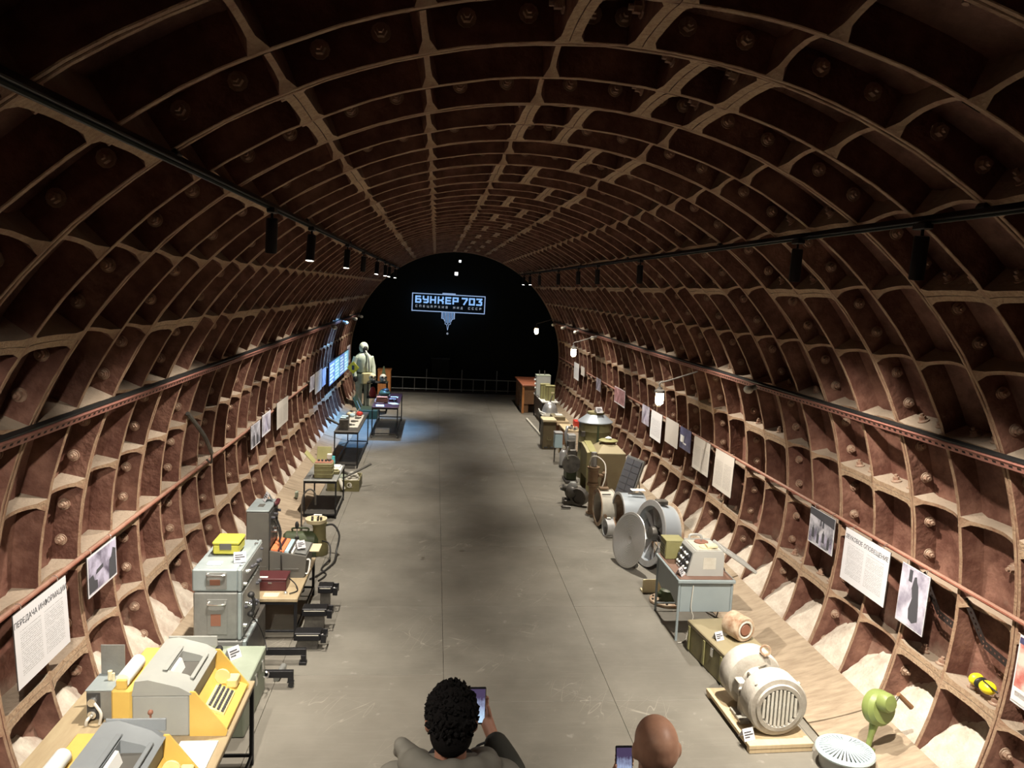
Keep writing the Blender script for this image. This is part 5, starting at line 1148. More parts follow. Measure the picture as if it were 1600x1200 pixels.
part('footrest', MB().cyl((-0.285, 0.365, 0.08), (0.255, 0.365, 0.08), 0.01, n=8), 'desk_blue', t)
t = thing('tape_recorder', 'grey portable tape recorder with sloping knob panel on desk', 'tape recorder', (2.10, 7.72, 0.641))
prof = [(-0.19, 0.0), (0.185, 0.0), (0.185, 0.20), (0.17, 0.255), (-0.115, 0.255), (-0.135, 0.235)]
part('case', MB().prism([(z, x) for x, z in prof], 1, -0.19, 0.19), 'recorder', t)
pn = part('control_panel', MB().prism([(0.02, -0.1945), (0.225, -0.1445), (0.228, -0.139), (0.02, -0.189)], 1, -0.165, 0.165), 'recorder_panel', t)
for r_ in range(3):
    for c_ in range(5):
        z = 0.06 + r_ * 0.062; x = -0.1935 + (z - .02) * .244; y = -0.135 + c_ * 0.066
        part('knob', MB().cyl((x - .0005, y, z), (x - .02, y, z - .005), 0.016 - 0.004 * (r_ == 0), n=12), ('chrome', 'white', 'ink')[(r_ + c_) % 3], pn)
part('key_row', MB().bx(-0.2005, -0.189, -0.15, 0.14, 0.0, 0.0195, .001), 'white', t)
part('deck_plate', MB().bx(-0.10, 0.155, -0.165, 0.165, 0.2555, 0.262, .002), 'offwhite', t)
for y in (-0.075, 0.085):
    rl_ = part('reel', MB().cyl((0.03, y, 0.2625), (0.03, y, 0.272), 0.072, n=28), 'leatherette' if y > 0 else 'cream', t); part('spindle', MB().cyl((0.03, y, 0.2725), (0.03, y, 0.285), 0.012, n=10), 'chrome', rl_)
part('tape_box', MB().bx(0.02, 0.13, -0.14, -0.05, 0.2735, 0.295, .003), 'cream', t)
part('handle', MB().tube([(-0.06, 0.191, 0.24), (-0.05, 0.205, 0.30), (0.06, 0.205, 0.30), (0.07, 0.191, 0.24)], 0.013, 10), 'recorder', t)
part('end_cap', MB().bx(-0.12, 0.165, 0.1905, 0.20, 0.2, 0.27, .004), 'recorder', t)
part('side_badge', MB().bx(-0.03, 0.10, -0.192, -0.1905, 0.07, 0.19, .0005), 'offwhite', t)
mb = MB(); mb.M = Matrix.Translation((0.195, 0.02, 0.245)) @ Matrix.Rotation(math.radians(33), 4, 'Y'); mb.bx(0.0, 0.42, -0.18, 0.18, -0.012, 0.02, .006); part('open_lid', mb, 'recorder', t)
part('mains_cable', MB().tube([(0.19, 0.05, 0.04), (0.26, 0.0, 0.02), (0.27, -0.06, -0.15), (0.23, -0.02, -0.42), (0.18, -0.05, -0.60)], 0.006, 6), 'cord', t)
tent_card(1.845, 7.56, 0.641, 0.9, 'white label card on desk before the tape recorder panel', 0.95)
solo('white_cable', MB().tube([(0, 0.01, 0.58), (-0.01, 0.01, 0.35), (0.02, 0.015, 0.25), (-0.02, 0.01, 0.12), (-0.05, 0.0, 0.015), (-0.14, -0.05, 0.012)], 0.005, 6), 'cord_white', 'white cable hanging down the front of the metal desk', 'cable', (1.95, 7.42, 0))
t = thing('amplifier_box', 'small olive box with punched grille behind the tape recorder', 'box', (1.93, 8.13, 0.641))
part('case', MB().bx(-0.10, 0.10, -0.11, 0.10, 0, 0.19, .006), 'olive_light', t); part('lid', MB().bx(-0.103, 0.103, -0.113, 0.103, 0.1905, 0.205, .004), 'olive_light', t)
gp = part('grille', MB().bx(-0.1035, -0.1005, -0.09, 0.08, 0.03, 0.16), 'olive_light', t)
hm = MB().cyl((0, 0, 0), (-0.002, 0, 0), 0.009, n=8).mesh('hole', 'ink')
for r_ in range(4):
    for c_ in range(5): h_ = link('hole', hm, gp); h_.location = (-0.1038, -0.07 + c_ * .034 + (r_ % 2) * .012, 0.05 + r_ * .03)
solo('cream_plate', MB().bx(-0.28, 0.24, -0.012, 0.0, 0, 0.16, .002).bx(-0.28, -0.26, 0.0005, 0.1, 0, 0.02, .002).bx(0.22, 0.24, 0.0005, 0.1, 0, 0.02, .002), 'cream', 'cream board standing on the floor behind the metal desk', 'board', (2.08, 8.72, 0))
t = thing('flange_valve', 'round rusty flange with green valve on the floor under the desk', 'valve', (2.02, 8.45, 0))
part('flange', MB().lathe([(0, 0), (0.2, 0), (0.205, .012), (0.2, .028), (0, .03)], 32), 'rust_cream', t)
for k in range(10): part('bolt', MB().cyl((.17 * math.cos(k * .628), .17 * math.sin(k * .628), .0285), (.17 * math.cos(k * .628), .17 * math.sin(k * .628), .042), .013, n=6), 'gunmetal', t)
part('valve_body', MB().lathe([(0, .0305), (.10, .0305), (.105, .09), (.085, .14), (.04, .16), (0, .16)], 24), 'green_dark', t); part('port', MB().cyl((-.09, -.02, .09), (-.14, -.04, .10), .03, n=12), 'green_dark', t)
solo('brass_fitting', MB().lathe([(0, 0), (.04, 0), (.045, .03), (.03, .06), (.035, .08), (0, .085)], 16), 'brass_brown', 'small brass fitting on the floor behind the desk leg', 'fitting', (2.45, 8.2, 0.016))

# ventilation rings and fan
def axis_ring(mb, c, n, prof, seg_=44, closed=True): return mb.lathe(prof, seg_, c, n, closed)
t = thing('axial_fan', 'big grey axial fan ring with blades standing on the floor', 'fan', (2.10, 9.62, 0))
nf = Vector((-0.96, -0.20, 0.15)).normalized(); c0 = Vector((0, 0, 0.43))
part('casing', MB().lathe([(0.36, 0.0), (0.375, 0.0), (0.375, -0.24), (0.36, -0.24)], 48, c0, nf, True), 'galv_blue', t)
part('front_flange', MB().lathe([(0.345, 0.012), (0.42, 0.012), (0.422, 0.0005), (0.345, 0.0005)], 48, c0, nf, True), 'galv', t); part('rear_flange', MB().lathe([(0.345, -0.2405), (0.415, -0.2405), (0.415, -0.255), (0.345, -0.255)], 48, c0, nf, True), 'rust_cream', t)
part('hub', MB().lathe([(0, 0.0), (0.08, -0.01), (0.10, -0.06), (0.10, -0.18), (0, -0.19)], 24, c0, nf), 'gunmetal', t)
ux = nf.orthogonal().normalized(); uy = nf.cross(ux)
for k in range(10):
    a = 2 * PI * k / 10; d = ux * math.cos(a) + uy * math.sin(a); e = nf.cross(d)
    p = [c0 + d * 0.1015 - nf * 0.09 + e * 0.03 + nf * 0.02, c0 + d * 0.345 - nf * 0.09 + e * 0.075 + nf * 0.04, c0 + d * 0.345 - nf * 0.09 - e * 0.06 - nf * 0.03, c0 + d * 0.1015 - nf * 0.09 - e * 0.02 - nf * 0.02]
    q = [v - nf * 0.006 for v in p]
    part('blade', MB().add([tuple(v) for v in p + q], [(0, 1, 2, 3), (7, 6, 5, 4), (0, 4, 5, 1), (1, 5, 6, 2), (2, 6, 7, 3), (3, 7, 4, 0)]), 'galv', t, smooth=False)
for k in range(4):
    a = 2 * PI * k / 4 + .5; d = ux * math.cos(a) + uy * math.sin(a); part('spoke', MB().cyl(c0 + d * 0.101 - nf * .2, c0 + d * 0.358 - nf * .2, 0.012, n=8), 'galv', t)
part('motor_block', MB().box((0.14, 0.02, 0.83), (0.14, 0.12, 0.05), .006), 'gunmetal', t)
t = thing('grooved_disc', 'grey metal disc with fine rings leaning on the fan', 'disc', (1.82, 9.56, 0))
nd = Vector((-0.92, -0.32, 0.22)).normalized(); prof = [(0.0, -0.028), (0.03, -0.024)]
for k in range(14): r_ = 0.05 + k * 0.0205; prof += [(r_, -0.022 + 0.0016 * k + 0.004), (r_ + 0.012, -0.022 + 0.0016 * k)]
prof += [(0.345, 0.0), (0.35, -0.008), (0.34, -0.012), (0.0, -0.045)]
part('disc', MB().lathe([(r_, h_ + .0) for r_, h_ in prof], 56, (0, 0, 0.36), nd), 'galv_disc', t, angle=25)
part('dark_stand', MB().tube([(0.12, -0.02, 0.03), (0.08, 0.12, 0.03)], 0.03, 10), 'motor_dark', t)
t = thing('blue_duct_ring', 'large blue-grey duct ring with pink lining, open end to the left', 'duct ring', (2.06, 10.88, 0))
nb = Vector((-0.995, -0.08, 0.02)).normalized(); cb = Vector((-0.06, 0, 0.316))
part('shell', MB().lathe([(0.285, 0.0), (0.30, 0.0), (0.30, -0.32), (0.285, -0.32)], 44, cb, nb, True), 'galv_blue', t); part('front_rim', MB().lathe([(0.275, 0.012), (0.315, 0.012), (0.315, 0.0005), (0.275, 0.0005)], 44, cb, nb, True), 'galv', t); part('back_rim', MB().lathe([(0.275, -0.3205), (0.315, -0.3205), (0.315, -0.332), (0.275, -0.332)], 44, cb, nb, True), 'galv', t)
part('lining', MB().lathe([(0.276, -0.01), (0.284, -0.01), (0.284, -0.31), (0.276, -0.31)], 44, cb, nb, True), 'rust_cream', t); part('baffle', MB().lathe([(0, -0.26), (0.275, -0.26), (0.275, -0.27), (0, -0.27)], 32, cb, nb), 'motor_dark', t)
part('handle_bar', MB().box((0.14, -0.12, 0.645), (0.22, 0.02, 0.018), .003), 'gunmetal', t); part('label_sheet', MB().box((0.20, 0.0, 0.668), (0.2, 0.13, 0.004), .001), 'white', t)
t = thing('cream_duct_ring', 'cream painted duct ring with dark opening beside brown pipe', 'duct ring', (1.86, 11.36, 0))
nb = Vector((-0.995, -0.06, 0.0)).normalized(); cb = Vector((-0.06, 0, 0.275))
part('shell', MB().lathe([(0.23, 0.0), (0.255, 0.0), (0.255, -0.2), (0.23, -0.2)], 40, cb, nb, True), 'offwhite', t); part('front_rim', MB().lathe([(0.225, 0.012), (0.275, 0.012), (0.275, 0.0005), (0.225, 0.0005)], 40, cb, nb, True), 'rust_cream', t); part('back_rim', MB().lathe([(0.225, -0.2005), (0.27, -0.2005), (0.27, -0.212), (0.225, -0.212)], 40, cb, nb, True), 'offwhite', t)
part('damper', MB().lathe([(0, -0.10), (0.229, -0.10), (0.229, -0.106), (0, -0.106)], 32, cb, nb), 'motor_dark', t); part('side_nut', MB().cyl((0.0, -0.255, 0.22), (0.0, -0.29, 0.22), 0.025, n=6), 'brass_brown', t); part('top_bracket', MB().box((0.02, 0.02, 0.56), (0.14, 0.10, 0.03), .006), 'brass_brown', t); part('slot_mark', MB().box((0.03, -0.14, 0.505), (0.13, 0.006, 0.015), .001), 'gunmetal', t)
part('spring_hose', MB().tube([(0.0, 0.03, 0.575), (0.05, 0.1, 0.70), (0.08, 0.3, 0.86), (0.0, 0.5, 0.93), (-0.08, 0.6, 0.88), (-0.09, 0.62, 0.72)], 0.010, 8), 'offwhite', t)
t = thing('pipe_clamp', 'small chrome pipe clamp on the floor before the cream ring', 'clamp', (1.80, 10.82, 0))
part('band', MB().lathe([(0.105, 0.0), (0.125, 0.0), (0.125, -0.11), (0.105, -0.11)], 32, (0, 0, 0.126), (-0.98, -0.15, 0), True), 'galv', t); part('lug', MB().box((0.05, 0, 0.265), (0.06, 0.03, 0.025), .004), 'chrome', t); part('lug', MB().box((0.06, -0.03, 0.012), (0.08, 0.05, 0.022), .004), 'chrome', t)
t = thing('hydrant_pipe', 'brown upright hydrant pipe with tapered tip', 'pipe', (1.84, 12.0, 0))
part('lower_pipe', MB().lathe([(0.085, 0), (0.085, 0.02), (0.058, 0.03), (0.056, 0.40), (0.07, 0.44)], 24), 'brass_brown', t); part('collar', MB().lathe([(0.07, 0.4405), (0.09, 0.45), (0.09, 0.49), (0.074, 0.50)], 24), 'brass_brown', t); part('barrel', MB().lathe([(0.074, 0.501), (0.08, 0.55), (0.08, 0.70), (0.098, 0.715), (0.098, 0.74), (0.05, 0.75)], 24), 'brass_brown', t); part('tip', MB().lathe([(0.052, 0.751), (0.048, 0.78), (0.042, 0.97), (0.0, 0.975)], 20), 'galv', t)
part('tee', MB().cyl((0.075, 0.02, 0.60), (0.16, 0.05, 0.58), 0.03, n=12), 'brass_brown', t); part('valve_head', MB().lathe([(0.05, 0.42), (0.055, 0.47), (0.04, 0.52), (0.045, 0.56), (0.04, 0.63), (0.015, 0.66), (0.012, 0.70)], 18, (0.19, 0.06, 0)), 'brass_brown', t); part('valve_stem', MB().cyl((0.19, 0.06, 0.0), (0.19, 0.06, 0.42), 0.035, n=14), 'gunmetal', t)
t = thing('hand_pump', 'dark iron pump with round mouth on the floor edge', 'pump', (1.62, 12.5, 0))
part('drum', MB().lathe([(0.10, 0.0), (0.14, 0.0), (0.145, -0.02), (0.145, -0.12), (0.10, -0.13), (0, -0.13)], 28, (0.06, -0.14, 0.15), (-0.6, -0.8, 0), False), 'gunmetal', t); part('mouth', MB().lathe([(0, -0.03), (0.1, -0.03), (0.1, 0.0)], 24, (0.06, -0.14, 0.15), (-0.6, -0.8, 0)), 'motor_dark', t)
part('body', MB().ball((0.0, 0.04, 0.2), (0.12, 0.14, 0.13), 18, 12), 'gunmetal', t); part('outlet', MB().cyl((-0.1, 0.06, 0.24), (-0.17, 0.05, 0.27), 0.05, n=14), 'gunmetal', t); part('tap', MB().cyl((-0.17, 0.05, 0.27), (-0.20, 0.05, 0.29), 0.02, n=8), 'chrome', t); part('cap', MB().lathe([(0, .37), (.05, .36), (.07, .335), (.08, .30)], 18, (0.01, 0.03, 0)), 'steel_grey', t); part('base', MB().bx(-0.14, 0.12, -0.06, 0.16, 0, 0.08, .01), 'gunmetal', t)
solo('spigot', MB().tube([(0, 0, .03), (-.12, .02, .03), (-.14, .02, .05)], .02, 8), 'gunmetal', 'short dark spigot on the floor beside the iron pump', 'spigot', (1.55, 12.2, 0))
# leaning panel
t = thing('slatted_panel', 'dark framed panel leaning among the rings on the right', 'panel', (2.45, 12.12, 0))
A, B_, C_, D_ = Vector((-0.17, 0.28, 0.20)), Vector((-0.02, -0.22, 0.22)), Vector((0.16, -0.22, 0.86)), Vector((0.02, 0.28, 0.86))
nn = (B_ - A).cross(D_ - A).normalized(); nn = nn if nn.x < 0 else -nn
def slab(pts, th, n_): return [tuple(p) for p in pts] + [tuple(p - n_ * th) for p in pts]
FQ = [(0, 1, 2, 3), (7, 6, 5, 4), (0, 4, 5, 1), (1, 5, 6, 2), (2, 6, 7, 3), (3, 7, 4, 0)]
part('back_board', MB().add(slab([A, B_, C_, D_], 0.03, nn), FQ), 'steel_grey', t, smooth=False)
L_ = lambda u, v: (A * (1 - u) + B_ * u) * (1 - v) + (D_ * (1 - u) + C_ * u) * v
for i in range(2):
    for j in range(6):
        u0, u1, v0, v1 = 0.05 + i * .45, 0.05 + i * .45 + .43, 0.04 + j * .155, 0.04 + j * .155 + .142
        part('cell', MB().add(slab([L_(u0, v0) + nn * .012, L_(u1, v0) + nn * .012, L_(u1, v1) + nn * .012, L_(u0, v1) + nn * .012], 0.011, nn), FQ), 'solar', t, smooth=False)
part('prop', MB().cyl(tuple((C_ + D_) / 2 + Vector((.03, 0, -.05))), (0.22, 0.02, 0.02), 0.012, n=8), 'offwhite', t); part('foot_block', MB().bx(-0.2, 0.06, -0.24, 0.3, 0.02, 0.185, .006), 'pale_ply', t)

# khaki filter unit, olive barrel, generator
t = thing('filter_unit', 'khaki steel filter box with hipped top and round cap', 'filter box', (2.42, 13.62, 0))
part('body', MB().bx(-0.25, 0.25, -0.32, 0.34, 0.02, 0.68, .008), 'olive_khaki', t); part('plinth', MB().bx(-0.23, 0.23, -0.3, 0.32, 0, 0.0195), 'gunmetal', t)
mb = MB(); mb.add([(-0.25, -0.32, .681), (0.25, -0.32, .681), (0.25, 0.34, .681), (-0.25, 0.34, .681), (-0.13, -0.14, .80), (0.13, -0.14, .80), (0.13, 0.16, .80), (-0.13, 0.16, .80)], [(3, 2, 1, 0), (4, 5, 6, 7), (0, 1, 5, 4), (1, 2, 6, 5), (2, 3, 7, 6), (3, 0, 4, 7)]); part('hipped_top', mb, 'olive_khaki', t, smooth=False)
part('neck', MB().lathe([(0.12, .801), (0.12, .84), (0, .84)], 24, (0, 0.01, 0)), 'brown_wood', t); part('cap', MB().lathe([(0, .8405), (0.165, .8405), (0.17, .855), (0.15, .868), (0, .88)], 28, (0, 0.01, 0)), 'olive_light', t); part('pennant', MB().lathe([(0.05, .881), (0.06, .90), (0.0, .93)], 16, (0, 0.01, 0)), 'white', t)
t = thing('side_hopper', 'olive side panel with khaki edge between barrel and filter box', 'hopper', (2.06, 13.55, 0))
mb = MB(); mb.prism([(-0.28, 0.25), (-0.10, 0.25), (0.30, 0.25), (0.30, 0.78), (-0.10, 0.74), (-0.28, 0.70)], 0, -0.08, 0.085); part('panel', mb, 'olive', t); part('edge_strip', MB().prism([(-0.29, 0.705), (0.30, 0.785), (0.30, 0.80), (-0.29, 0.72)], 0, -0.03, 0.09), 'olive_light', t); part('leg', MB().bx(-0.07, 0.075, -0.27, -0.24, 0, .2495, .003).bx(-0.07, 0.075, 0.25, 0.28, 0, .2495, .003), 'olive', t)
for k in range(3): part('rivet', MB().cyl((0.0, -0.281, .35 + k * .12), (0.0, -0.288, .35 + k * .12), .012, n=8), 'brass_brown', t)
t = thing('olive_barrel', 'big olive barrel with blue-grey cone lid, tallest on the right', 'barrel', (2.34, 14.45, 0))
part('shell', MB().lathe([(0, 0.0), (0.295, 0.0), (0.30, 0.02), (0.30, 0.34), (0.306, 0.35), (0.30, 0.36), (0.30, 0.66), (0.306, 0.67), (0.30, 0.68), (0.30, 0.88), (0.306, 0.89), (0.30, .90), (0.30, 1.04), (0, 1.04)], 44), 'olive', t)
part('cone_lid', MB().lathe([(0.30, 1.041), (0.325, 1.045), (0.325, 1.06), (0.16, 1.19), (0.15, 1.19), (0, 1.19)], 44), 'galv_blue', t); part('top_ring', MB().lathe([(0.15, 1.191), (0.16, 1.20), (0.155, 1.235), (0.13, 1.24), (0, 1.235)], 32), 'olive', t)
part('vertical_seam', MB().bx(-0.02, 0.02, -0.312, -0.299, 0.05, 1.02, .002), 'green_dark', t); part('latch', MB().bx(-0.29, -0.22, -0.24, -0.20, 0.80, 0.9, .004), 'gunmetal', t); part('hinge', MB().cyl((-0.2, -0.235, .45), (-0.2, -0.235, .53), .025, n=10), 'gunmetal', t)
tent_card(2.36, 14.30, 1.241, 0.3, 'white label card on top of the olive barrel', 1.3)
t = thing('generator', 'dark green engine block with flywheel standing before the barrel', 'engine', (1.86, 14.08, 0))
part('block', MB().bx(-0.1, 0.08, -0.16, 0.2, 0.05, 0.42, .02), 'green_dark', t); part('flywheel', MB().lathe([(0, .0), (.16, 0), (.17, .02), (.16, .05), (0, .055)], 28, (-0.03, -0.17, .36), (0, -1, 0)), 'gunmetal', t); part('head', MB().bx(-0.08, 0.07, -0.1, 0.16, 0.4205, 0.6, .015), 'gunmetal', t); part('air_filter', MB().cyl((-0.02, 0.02, .601), (-0.02, 0.02, .74), .075, n=18), 'gunmetal', t); part('skid', MB().bx(-0.12, 0.1, -0.2, 0.22, 0, 0.0495, .005), 'gunmetal', t); part('pipe', MB().tube([(-.06, -.1, .6), (-.1, -.16, .66), (-.12, -.2, .58), (-.1, -.22, .45)], .018, 8), 'chrome', t)

# grey canisters, small table, tan cabinet
t = thing('grey_cylinder_rack', 'pale grey gas canister standing at the floor edge', 'canister', (1.90, 15.2, 0)); part('tank', MB().lathe([(0, .05), (.07, .05), (.075, .08), (.075, .30), (.05, .34), (.02, .36), (.02, .38), (0, .38)], 20), 'galv', t); part('base_ring', MB().lathe([(0, 0), (.075, 0), (.075, .0495), (0, .0495)], 20), 'rubber', t); part('gauge', MB().cyl((0, -.03, .40), (0, -.05, .40), .03, n=14), 'offwhite', t)
t = thing('grey_post_box', 'upright pale grey steel locker beside the canister', 'locker', (2.05, 15.32, 0)); part('body', MB().bx(-0.06, 0.09, -0.09, 0.12, 0, 0.64, .005), 'galv', t); part('door', MB().bx(-0.05, 0.08, -0.096, -0.0905, 0.05, 0.60, .003), 'galv', t); part('handle', MB().cyl((.05, -.1, .3), (.05, -.1, .4), .008, n=8), 'chrome', t); part('cone', MB().lathe([(0, .0), (.05, 0), (.02, .16), (0, .17)], 14, (.14, -0.13, 0.0)), 'offwhite', t)
t = thing('blue_grey_meter', 'blue-grey meter box on legs before the tan cabinet', 'meter', (1.86, 15.70, 0)); part('body', MB().bx(-0.08, 0.08, -0.09, 0.10, 0.30, 0.58, .01), 'sky_plastic', t); part('cap', MB().bx(-0.085, 0.085, -0.095, 0.105, 0.5805, 0.62, .008), 'galv', t)
for x in (-.06, .06): part('leg', MB().bx(x - .012, x + .012, -.01, .014, 0, .2995, .002), 'gunmetal', t)
t = thing('wood_side_table', 'pale wooden side table with red box behind the barrel', 'table', (2.30, 16.25, 0)); part('tabletop', MB().bx(-0.28, 0.26, -0.4, 0.42, 0.585, 0.615, .004), 'pale_ply', t)
for x in (-.25, .23):
    for y in (-.37, .39): part('leg', MB().bx(x - .018, x + .018, y - .018, y + .018, 0.0 if x < 0 else 0.03, .5845, .002), 'tan_wood', t)
t = thing('red_box', 'bright red box on the pale wooden side table', 'box', (2.40, 16.35, 0.615)); part('body', MB().bx(-0.11, 0.11, -0.15, 0.15, 0, 0.11, .006), 'red', t); part('lid', MB().bx(-0.113, 0.113, -0.153, 0.153, 0.1105, 0.135, .005), 'red', t)
t = thing('valve_cluster', 'cluster of chrome valves on the near end of side table', 'valves', (2.2, 15.98, 0.615)); 
for i, (x, y, h_) in enumerate(((-.12, 0, .08), (-.02, .03, .10), (.07, -.02, .07), (.02, -.08, .06))): part('valve', MB().lathe([(0, 0), (.03, 0), (.035, h_ * .5), (.02, h_), (0, h_)], 12, (x, y, 0)), 'chrome' if i % 2 else 'offwhite', t)
t = thing('silver_hose', 'silver flexible hose drooping from the side table', 'hose', (2.05, 15.86, 0)); part('hose', MB().tube([(0.10, 0.05, .66), (.02, -.02, .68), (-.02, -.06, .55), (0, -.08, .42), (.06, -.1, .30)], .03, 12), 'galv', t); part('end_cup', MB().cyl((.06, -.1, .30), (.08, -.11, .22), .05, n=16), 'gunmetal', t); part('stand', MB().cyl((.075, -.11, 0), (.075, -.11, .22), .02, n=8), 'gunmetal', t)
t = thing('tan_cabinet', 'tall tan steel cabinet with dark vents on the right', 'cabinet', (1.87, 17.1, 0))
part('body', MB().bx(-0.15, 0.13, -0.18, 0.22, 0.0, 0.60, .008), 'olive_khaki', t); part('lid', MB().bx(-0.165, 0.14, -0.195, 0.23, 0.605, 0.66, .01), 'cream', t); part('lid_gap', MB().bx(-0.14, 0.12, -0.17, 0.21, 0.6005, 0.6045), 'motor_dark', t); part('side_board', MB().bx(0.1305, 0.15, -0.17, 0.21, 0.02, 0.6, .003), 'leatherette', t)
for x in (-.07, .06): part('vent', MB().bx(x - .045, x + .035, -0.184, -0.1805, 0.03, 0.06, .001), 'ink', t)
part('handle', MB().tube([(-0.05, -0.181, .28), (-0.045, -0.2, .22), (0.025, -0.2, .22), (0.03, -0.181, .28)], .006, 6), 'olive', t)
t = thing('tan_crates', 'flat tan wooden trays piled behind the tan cabinet', 'trays', (2.18, 17.75, 0)); part('support', MB().bx(-0.14, 0.14, -0.25, 0.25, 0, 0.45, .004), 'brown_wood', t); part('lower_tray', MB().bx(-0.2, 0.2, -0.3, 0.3, 0.4505, 0.54, .006), 'pale_ply', t); part('upper_tray', MB().bx(-0.16, 0.12, -0.22, 0.26, 0.5405, 0.63, .006), 'olive_khaki', t); part('papers', MB().bx(-0.08, 0.08, -0.1, 0.12, 0.6305, 0.65, .002), 'white', t)

# dome bell on a stand, bench with radios, desk
t = thing('display_bench', 'narrow white-topped bench with radios, far right', 'bench', (2.28, 20.8, 0)); part('top', MB().bx(-0.2, 0.22, -0.95, 0.85, 0.60, 0.63, .004), 'white', t)
for y in (-.9, .8):
    for x in (-.17, .15): part('leg', MB().bx(x - .015, x + .015, y - .015, y + .015, 0, .5995, .002), 'black_metal', t)
part('kick_panel', MB().bx(-0.17, -0.16, -0.88, 0.78, 0.1, 0.5995, .002), 'gunmetal', t)
t = thing('steel_dome', 'shiny steel dome with a stem on a cluttered stand', 'dome', (2.09, 18.55, 0.56)); part('bowl', MB().lathe([(0.19, 0.0), (0.195, 0.015), (0.185, 0.02), (0.18, 0.06), (0.165, 0.13), (0.12, 0.21), (0.05, 0.255), (0, 0.26)], 36), 'galv', t, angle=50); part('stem', MB().tube([(0, 0, .255), (0.02, 0.0, .33), (0.05, 0.0, .42)], [.022, .014, .012], 10), 'chrome', t); part('ring', MB().lathe([(0.19, -0.012), (0.215, -0.008), (0.215, 0.008), (0.196, 0.012)], 36, closed=True), 'offwhite', t)
t = thing('clutter_stand', 'dark stand with white rods under the steel dome', 'stand', (2.11, 18.55, 0)); part('top', MB().bx(-0.24, 0.22, -0.3, 0.32, 0.51, 0.545, .004), 'offwhite', t)
for x in (-.2, .18):
    for y in (-.26, .28): part('leg', MB().bx(x - .015, x + .015, y - .015, y + .015, 0, .5095, .002), 'black_metal', t)
part('rod', MB().cyl((-0.25, 0.1, .565), (-0.16, -0.22, .565), .018, n=10), 'white', t); part('rod', MB().cyl((-0.26, 0.2, .62), (-0.24, 0.0, .565), .014, n=8), 'white', t)
solo('floor_rail', MB().bx(-0.025, 0.025, -1.25, 1.25, 0, 0.05, .004).bx(-0.04, 0.04, -1.25, -1.18, 0.0505, 0.07, .003), 'offwhite', 'long pale rail on the floor beside the far bench', 'rail', (1.86, 19.6, 0), 0.03)
t = thing('grey_radio', 'grey upright radio set with two knobs on the white bench', 'radio', (2.26, 21.2, 0.63)); part('case', MB().bx(-0.19, 0.19, -0.16, 0.16, 0, 0.52, .008), 'hood_grey', t); part('top_lid', MB().bx(-0.195, 0.195, -0.165, 0.165, 0.5205, 0.55, .006), 'green_pale', t); part('side_controls', MB().bx(-0.2, -0.1905, -0.13, 0.13, 0.1, 0.48, .002), 'chrome', t)
for x in (-.1, .04): part('terminal', MB().cyl((x, 0, .55), (x, 0, .66), .014, n=10), 'gunmetal', t)
for k in range(3): part('knob', MB().cyl((-.2005, -.08 + k * .08, .2 + k * .1), (-.225, -.08 + k * .08, .2 + k * .1), .025, n=12), 'white', t)
for i, (x, y, lab) in enumerate(((2.22, 20.45, 'olive jerrican-like battery on white bench, far one of two'), (2.31, 20.12, 'olive jerrican-like battery on white bench, near one of two'))):
    t = thing('battery_can', lab, 'battery', (x, y, 0.63), 0, 'olive battery cans on the white bench'); part('can', MB().bx(-0.12, 0.12, -0.07, 0.07, 0, 0.36, .012), 'olive_light', t); part('lid', MB().bx(-0.125, 0.125, -0.075, 0.075, 0.3605, 0.40, .01), 'olive_light', t); part('band', MB().bx(-0.06, -0.04, -0.074, 0.074, 0.01, .36, .002), 'olive', t); part('grip', MB().bx(0.02, 0.1, -0.08, -0.0705, .2, .23, .003), 'cream', t)
for i, y in enumerate((20.6, 21.0, 21.5)): solo('bench_card', MB().bx(-0.05, 0.05, -0.07, 0.07, 0, 0.006, .001).bx(-0.02, 0.02, -0.03, 0.03, 0.0065, 0.02, .002), 'gunmetal' if i else 'white', ['white handset on the edge of the far bench', 'dark key on the edge of the far bench', 'small dark key at the far end of the far bench'][i], 'key', (2.12 if i == 0 else 2.1, 19.95 if i == 0 else 20.7 if i == 1 else 20.95, 0.63))
t = thing('writing_desk', 'reddish wooden writing desk with drawers at the far right end', 'desk', (2.2, 22.9, 0)); part('desktop', MB().bx(-0.42, 0.4, -1.02, 1.02, 0.77, 0.81, .006), 'red_wood', t)
for x in (-.37, .35): part('leg', MB().bx(x - .03, x + .03, -0.97, -0.91, 0, .7695, .004), 'orange_wood', t)
pd = part('pedestal', MB().bx(-0.38, 0.36, 0.4, 0.98, 0.0, .7695, .006), 'brown_wood', t); part('back_panel', MB().bx(-0.34, 0.32, -0.90, -0.88, 0.25, .7695, .003), 'brown_wood', t)
pd2 = part('pedestal', MB().bx(-0.38, -0.2, -0.85, -0.3, 0.0, .7695, .006), 'brown_wood', t)
for k in range(4):
    dr = part('drawer', MB().bx(-0.392, -0.3805, -0.83, -0.32, 0.06 + k * .175, 0.06 + k * .175 + .16, .003), 'brown_wood', t); part('knob', MB().ball((-0.402, -.575, 0.14 + k * .175), .014), 'chrome', dr)

